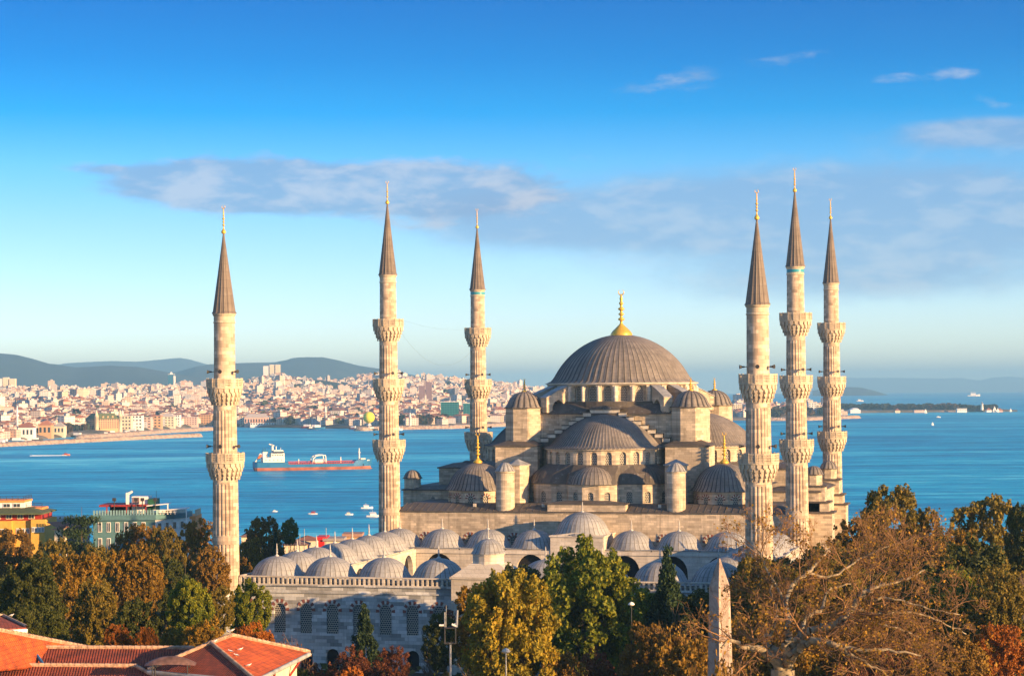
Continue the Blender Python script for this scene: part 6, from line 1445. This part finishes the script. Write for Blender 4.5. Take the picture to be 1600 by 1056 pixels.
T('gold:2',1075,985,215,60,'golden-brown bush around the obelisk foot')
T('twig:0',1112,872,186,66,'thin-twigged tree whose branches cross in front of the obelisk')
T('twiggreen:0',1205,812,225,92,'wide sparse-leaved tree right of the obelisk, below the front right minaret')
T('olive:0',1190,870,245,70,'olive-brown dense tree behind the sparse-leaved one, right of the obelisk')
T('twig:2',1262,800,240,62,'bare-topped tree with rising twigs in front of the two farther right minarets')
T('olive:1',1290,860,238,66,'brown-green tree behind the big plane tree limbs')
T('olive:1',1392,748,300,78,'tall dark green-brown tree beside the rightmost minaret')
T('brown:1',1350,800,285,55,'brown tree in front of the foot of the rightmost minaret')
T('olive:0',1440,792,290,48,'olive tree at the right shoulder of the tall dark tree')
T('olive:0',1542,774,310,72,'broad dark tree rising against the sea near the right edge')
T('gold:0',1502,818,270,42,'orange-tinted tree in front of the broad dark tree')
T('dark:1',1608,786,280,40,'very dark tree cut by the right edge')
T('twig:3',1400,850,225,84,'wide mass of bare brownish twigs under the tall dark tree')
T('twiggreen:1',1470,880,215,80,'sparse greenish tree with long twigs, right of centre in the right wood')
T('green:1',1490,885,240,42,'mid-green tree half hidden by twigs at the right')
T('olive:1',1560,880,235,60,'dark green mass of foliage at the right edge')
T('olive:1',1370,880,245,80,'olive shaded tree behind the plane tree')
T('brown:2',1300,940,225,70,'brown bush behind the plane tree trunk')
T('red:1',1420,965,215,70,'russet bush under the long plane tree limbs')
T('orange:0',1560,960,215,52,'orange-brown tree in the lower right corner')
T('brown:0',1485,985,205,60,'dim brown tree at the bottom, left of the orange-brown corner tree')
T('olive:0',1180,985,225,50,'dim olive bush at the left of the plane tree trunk')
T('red:2',1340,1000,200,60,'reddish-brown undergrowth tree right of the plane tree trunk')
def Tw(kind,x,y,ztop,rad,label):
    v=Vector((x-CX,y-CY,0)); D=-v.x*sin(YAW)+v.y*cos(YAW); Lx=v.x*cos(YAW)+v.y*sin(YAW)
    px=800+F*Lx/D; py=HY-(ztop-CZ)/D*F; return tree(kind,px,py,D,rad/D*F,label)
for k_,x,y,zt,rd,lb in (('dark:0',9,-11,15.5,6,'dark tree close to the courtyard gate, glimpsed behind the golden-yellow tree'),('dark:1',17,-14,17,6.5,'dark tree at the courtyard wall, glimpsed behind the left of the green tree'),('green:1',25,-12,12.3,6,'green tree at the courtyard wall, glimpsed behind the right of the green tree'),('dark:2',33,-15,12.8,6,'dark tree at the courtyard wall behind the obelisk'),('dark:0',41,-12,17.5,6.5,'dark tree beside the foot of the front right minaret'),('dark:1',49,-18,19,7,'dark tree right of the foot of the front right minaret'),('brown:1',57,-8,19,7,'brown tree outside the right side wall of the courtyard'),('dark:2',66,-24,21,8,'tall dark tree deep in the right wood behind the plane tree')): Tw(k_,x,y,zt,rd,lb)
# the big plane tree: limbs follow the photograph, twigs grow from them
rg=np.random.default_rng(77); tw=TW(); tips=[]; Dp=150.0
bx=at(1222,1060,Dp); r=empty('plane_tree',(bx.x,bx.y,-1.8),0); tag(r,'huge leafless plane tree with pale mottled limbs reaching far to the right','tree')
base=Vector((bx.x,bx.y,-1.8))
def q_(px,py,dd): return at(px,py,Dp+dd)-base
tw2=TW()
def limb(pts,r0,r1,kids=9,sub=3,Lk=2.6):
    r0*=.72;r1*=.72
    P=[q_(*p) for p in pts]; 
    # smooth polyline
    Q=[]
    for i in range(len(P)-1):
        a=P[max(0,i-1)];b=P[i];c=P[i+1];d=P[min(len(P)-1,i+2)]
        for k in range(5):
            t=k/5; Q.append(.5*((2*b)+(c-a)*t+(2*a-5*b+4*c-d)*t*t+(3*b-a-3*c+d)*t*t*t))
    Q.append(P[-1]); n=len(Q)
    for i in range(n-1):
        Q[i]=Q[i]+(Vector(rg.normal(size=3))*.05 if i else Vector((0,0,0)))
    for i in range(n-1): tw2.seg(Q[i],Q[i+1],r0+(r1-r0)*i/(n-1),r0+(r1-r0)*(i+1)/(n-1))
    for k in range(kids):
        i=int((.25+.75*(k+rg.random())/kids)*(n-2)); d=(Q[i+1]-Q[i]).normalized(); ax=Vector(rg.normal(size=3)); ax=(ax-d*ax.dot(d)).normalized()
        nd=(d*.6+ax*.7+Vector((0,0,.12))).normalized()
        grow(tw,Q[i],nd,Lk*(.7+.6*rg.random()),max(.035,(r0+(r1-r0)*i/n)*.42),0,sub,rg,tips,.55,.08,4,(3,5),.64,.011)
tw2.seg((0,0,-.3),q_(1222,1100,0),1.15,1.0); tw2.seg(q_(1222,1100,0),q_(1224,1045,0),1.0,.85)
limb([(1224,1050,0),(1212,1030,-.6),(1196,1018,-1.2),(1180,1012,-2),(1160,1010,-2.6),(1142,1000,-3),(1128,1012,-3.4)],.55,.10,9)
limb([(1224,1048,0),(1215,1020,.3),(1200,1010,.2),(1199,995,.3),(1206,980,.6)],.5,.34,2)
limb([(1206,982,.6),(1212,972,1),(1214,950,2),(1205,925,3),(1210,905,3.5)],.18,.06,7)
limb([(1226,1046,0),(1240,1020,.5),(1232,990,1),(1232,960,1.5),(1228,940,2),(1238,915,3),(1262,895,4),(1280,875,5),(1300,855,6)],.42,.09,12)
limb([(1226,1046,0),(1236,1015,-.8),(1248,1000,-1.4),(1268,985,-2),(1300,978,-2.5),(1322,962,-3),(1336,945,-3),(1350,926,-3.4),(1375,915,-3.6),(1410,905,-3),(1445,890,-2)],.58,.08,18,3,3.2)
limb([(1300,978,-2.5),(1320,975,-2),(1345,968,-1.5),(1375,975,-1),(1410,985,0),(1440,995,1)],.26,.06,9)
limb([(1228,1040,0),(1245,1018,-1.5),(1262,1004,-2.5),(1285,1000,-3.5),(1310,1008,-4),(1340,1014,-4.5),(1390,1015,-5),(1440,1024,-5)],.5,.07,14,3,3.0)
limb([(1300,1004,-4),(1325,1020,-4.5),(1350,1034,-5),(1380,1050,-5.5),(1400,1070,-6)],.22,.06,8)
limb([(1240,1015,.8),(1262,965,2.5),(1285,950,3.5),(1290,930,4),(1300,920,4.5),(1330,912,5)],.26,.06,9)
limb([(1350,926,-3.4),(1352,940,-3),(1368,935,-3.6),(1400,935,-4),(1450,950,-4),(1500,960,-3.5)],.20,.05,10)
limb([(1340,950,-3),(1370,960,-2),(1420,955,-1),(1470,970,0),(1510,990,1)],.18,.05,10)
limb([(1232,1042,0),(1232,1025,-1.5),(1226,1008,-2),(1238,1000,-2.2),(1258,1002,-2.4)],.42,.2,3)
limb([(1262,895,4),(1300,900,5),(1350,870,6),(1400,850,7),(1440,838,8)],.14,.05,10)
limb([(1228,940,2),(1205,900,3),(1190,870,4),(1180,845,5)],.16,.05,9)
inst('trunk',tw2.mesh('trunk',M['planebark'],10),r); inst('twigs',tw.mesh('twigs',M['twig'],3),r)
tp=np.array(tips); idx=rg.integers(0,len(tp),6000); inst('last_leaves',quads_mesh('last_leaves',tp[idx]+rg.normal(size=(6000,3))*.2,.08,LM['gold'],rg,1.2),r)
# undergrowth
rg=np.random.default_rng(9); n=52000; dpt=rg.uniform(120,640,n); lx=rg.uniform(-.30,.30,n)*dpt; Xs=CX+lx*cos(YAW)-dpt*sin(YAW); Ys=CY+lx*sin(YAW)+dpt*cos(YAW)
ok=(np.abs(Xs)>41)|(Ys<-6)|(Ys>136); Xs=Xs[ok];Ys=Ys[ok]; zz=np.array([ground_z(x,y) for x,y in zip(Xs,Ys)])+rg.random(len(Xs))**1.5*2.2
tag(inst('undergrowth',quads_mesh('undergrowth',np.stack([Xs,Ys,zz],1),.5,LM['dark'],rg,1.2,.3)),'low shrubs and leaf litter covering the ground between the trees','undergrowth',kind='stuff')
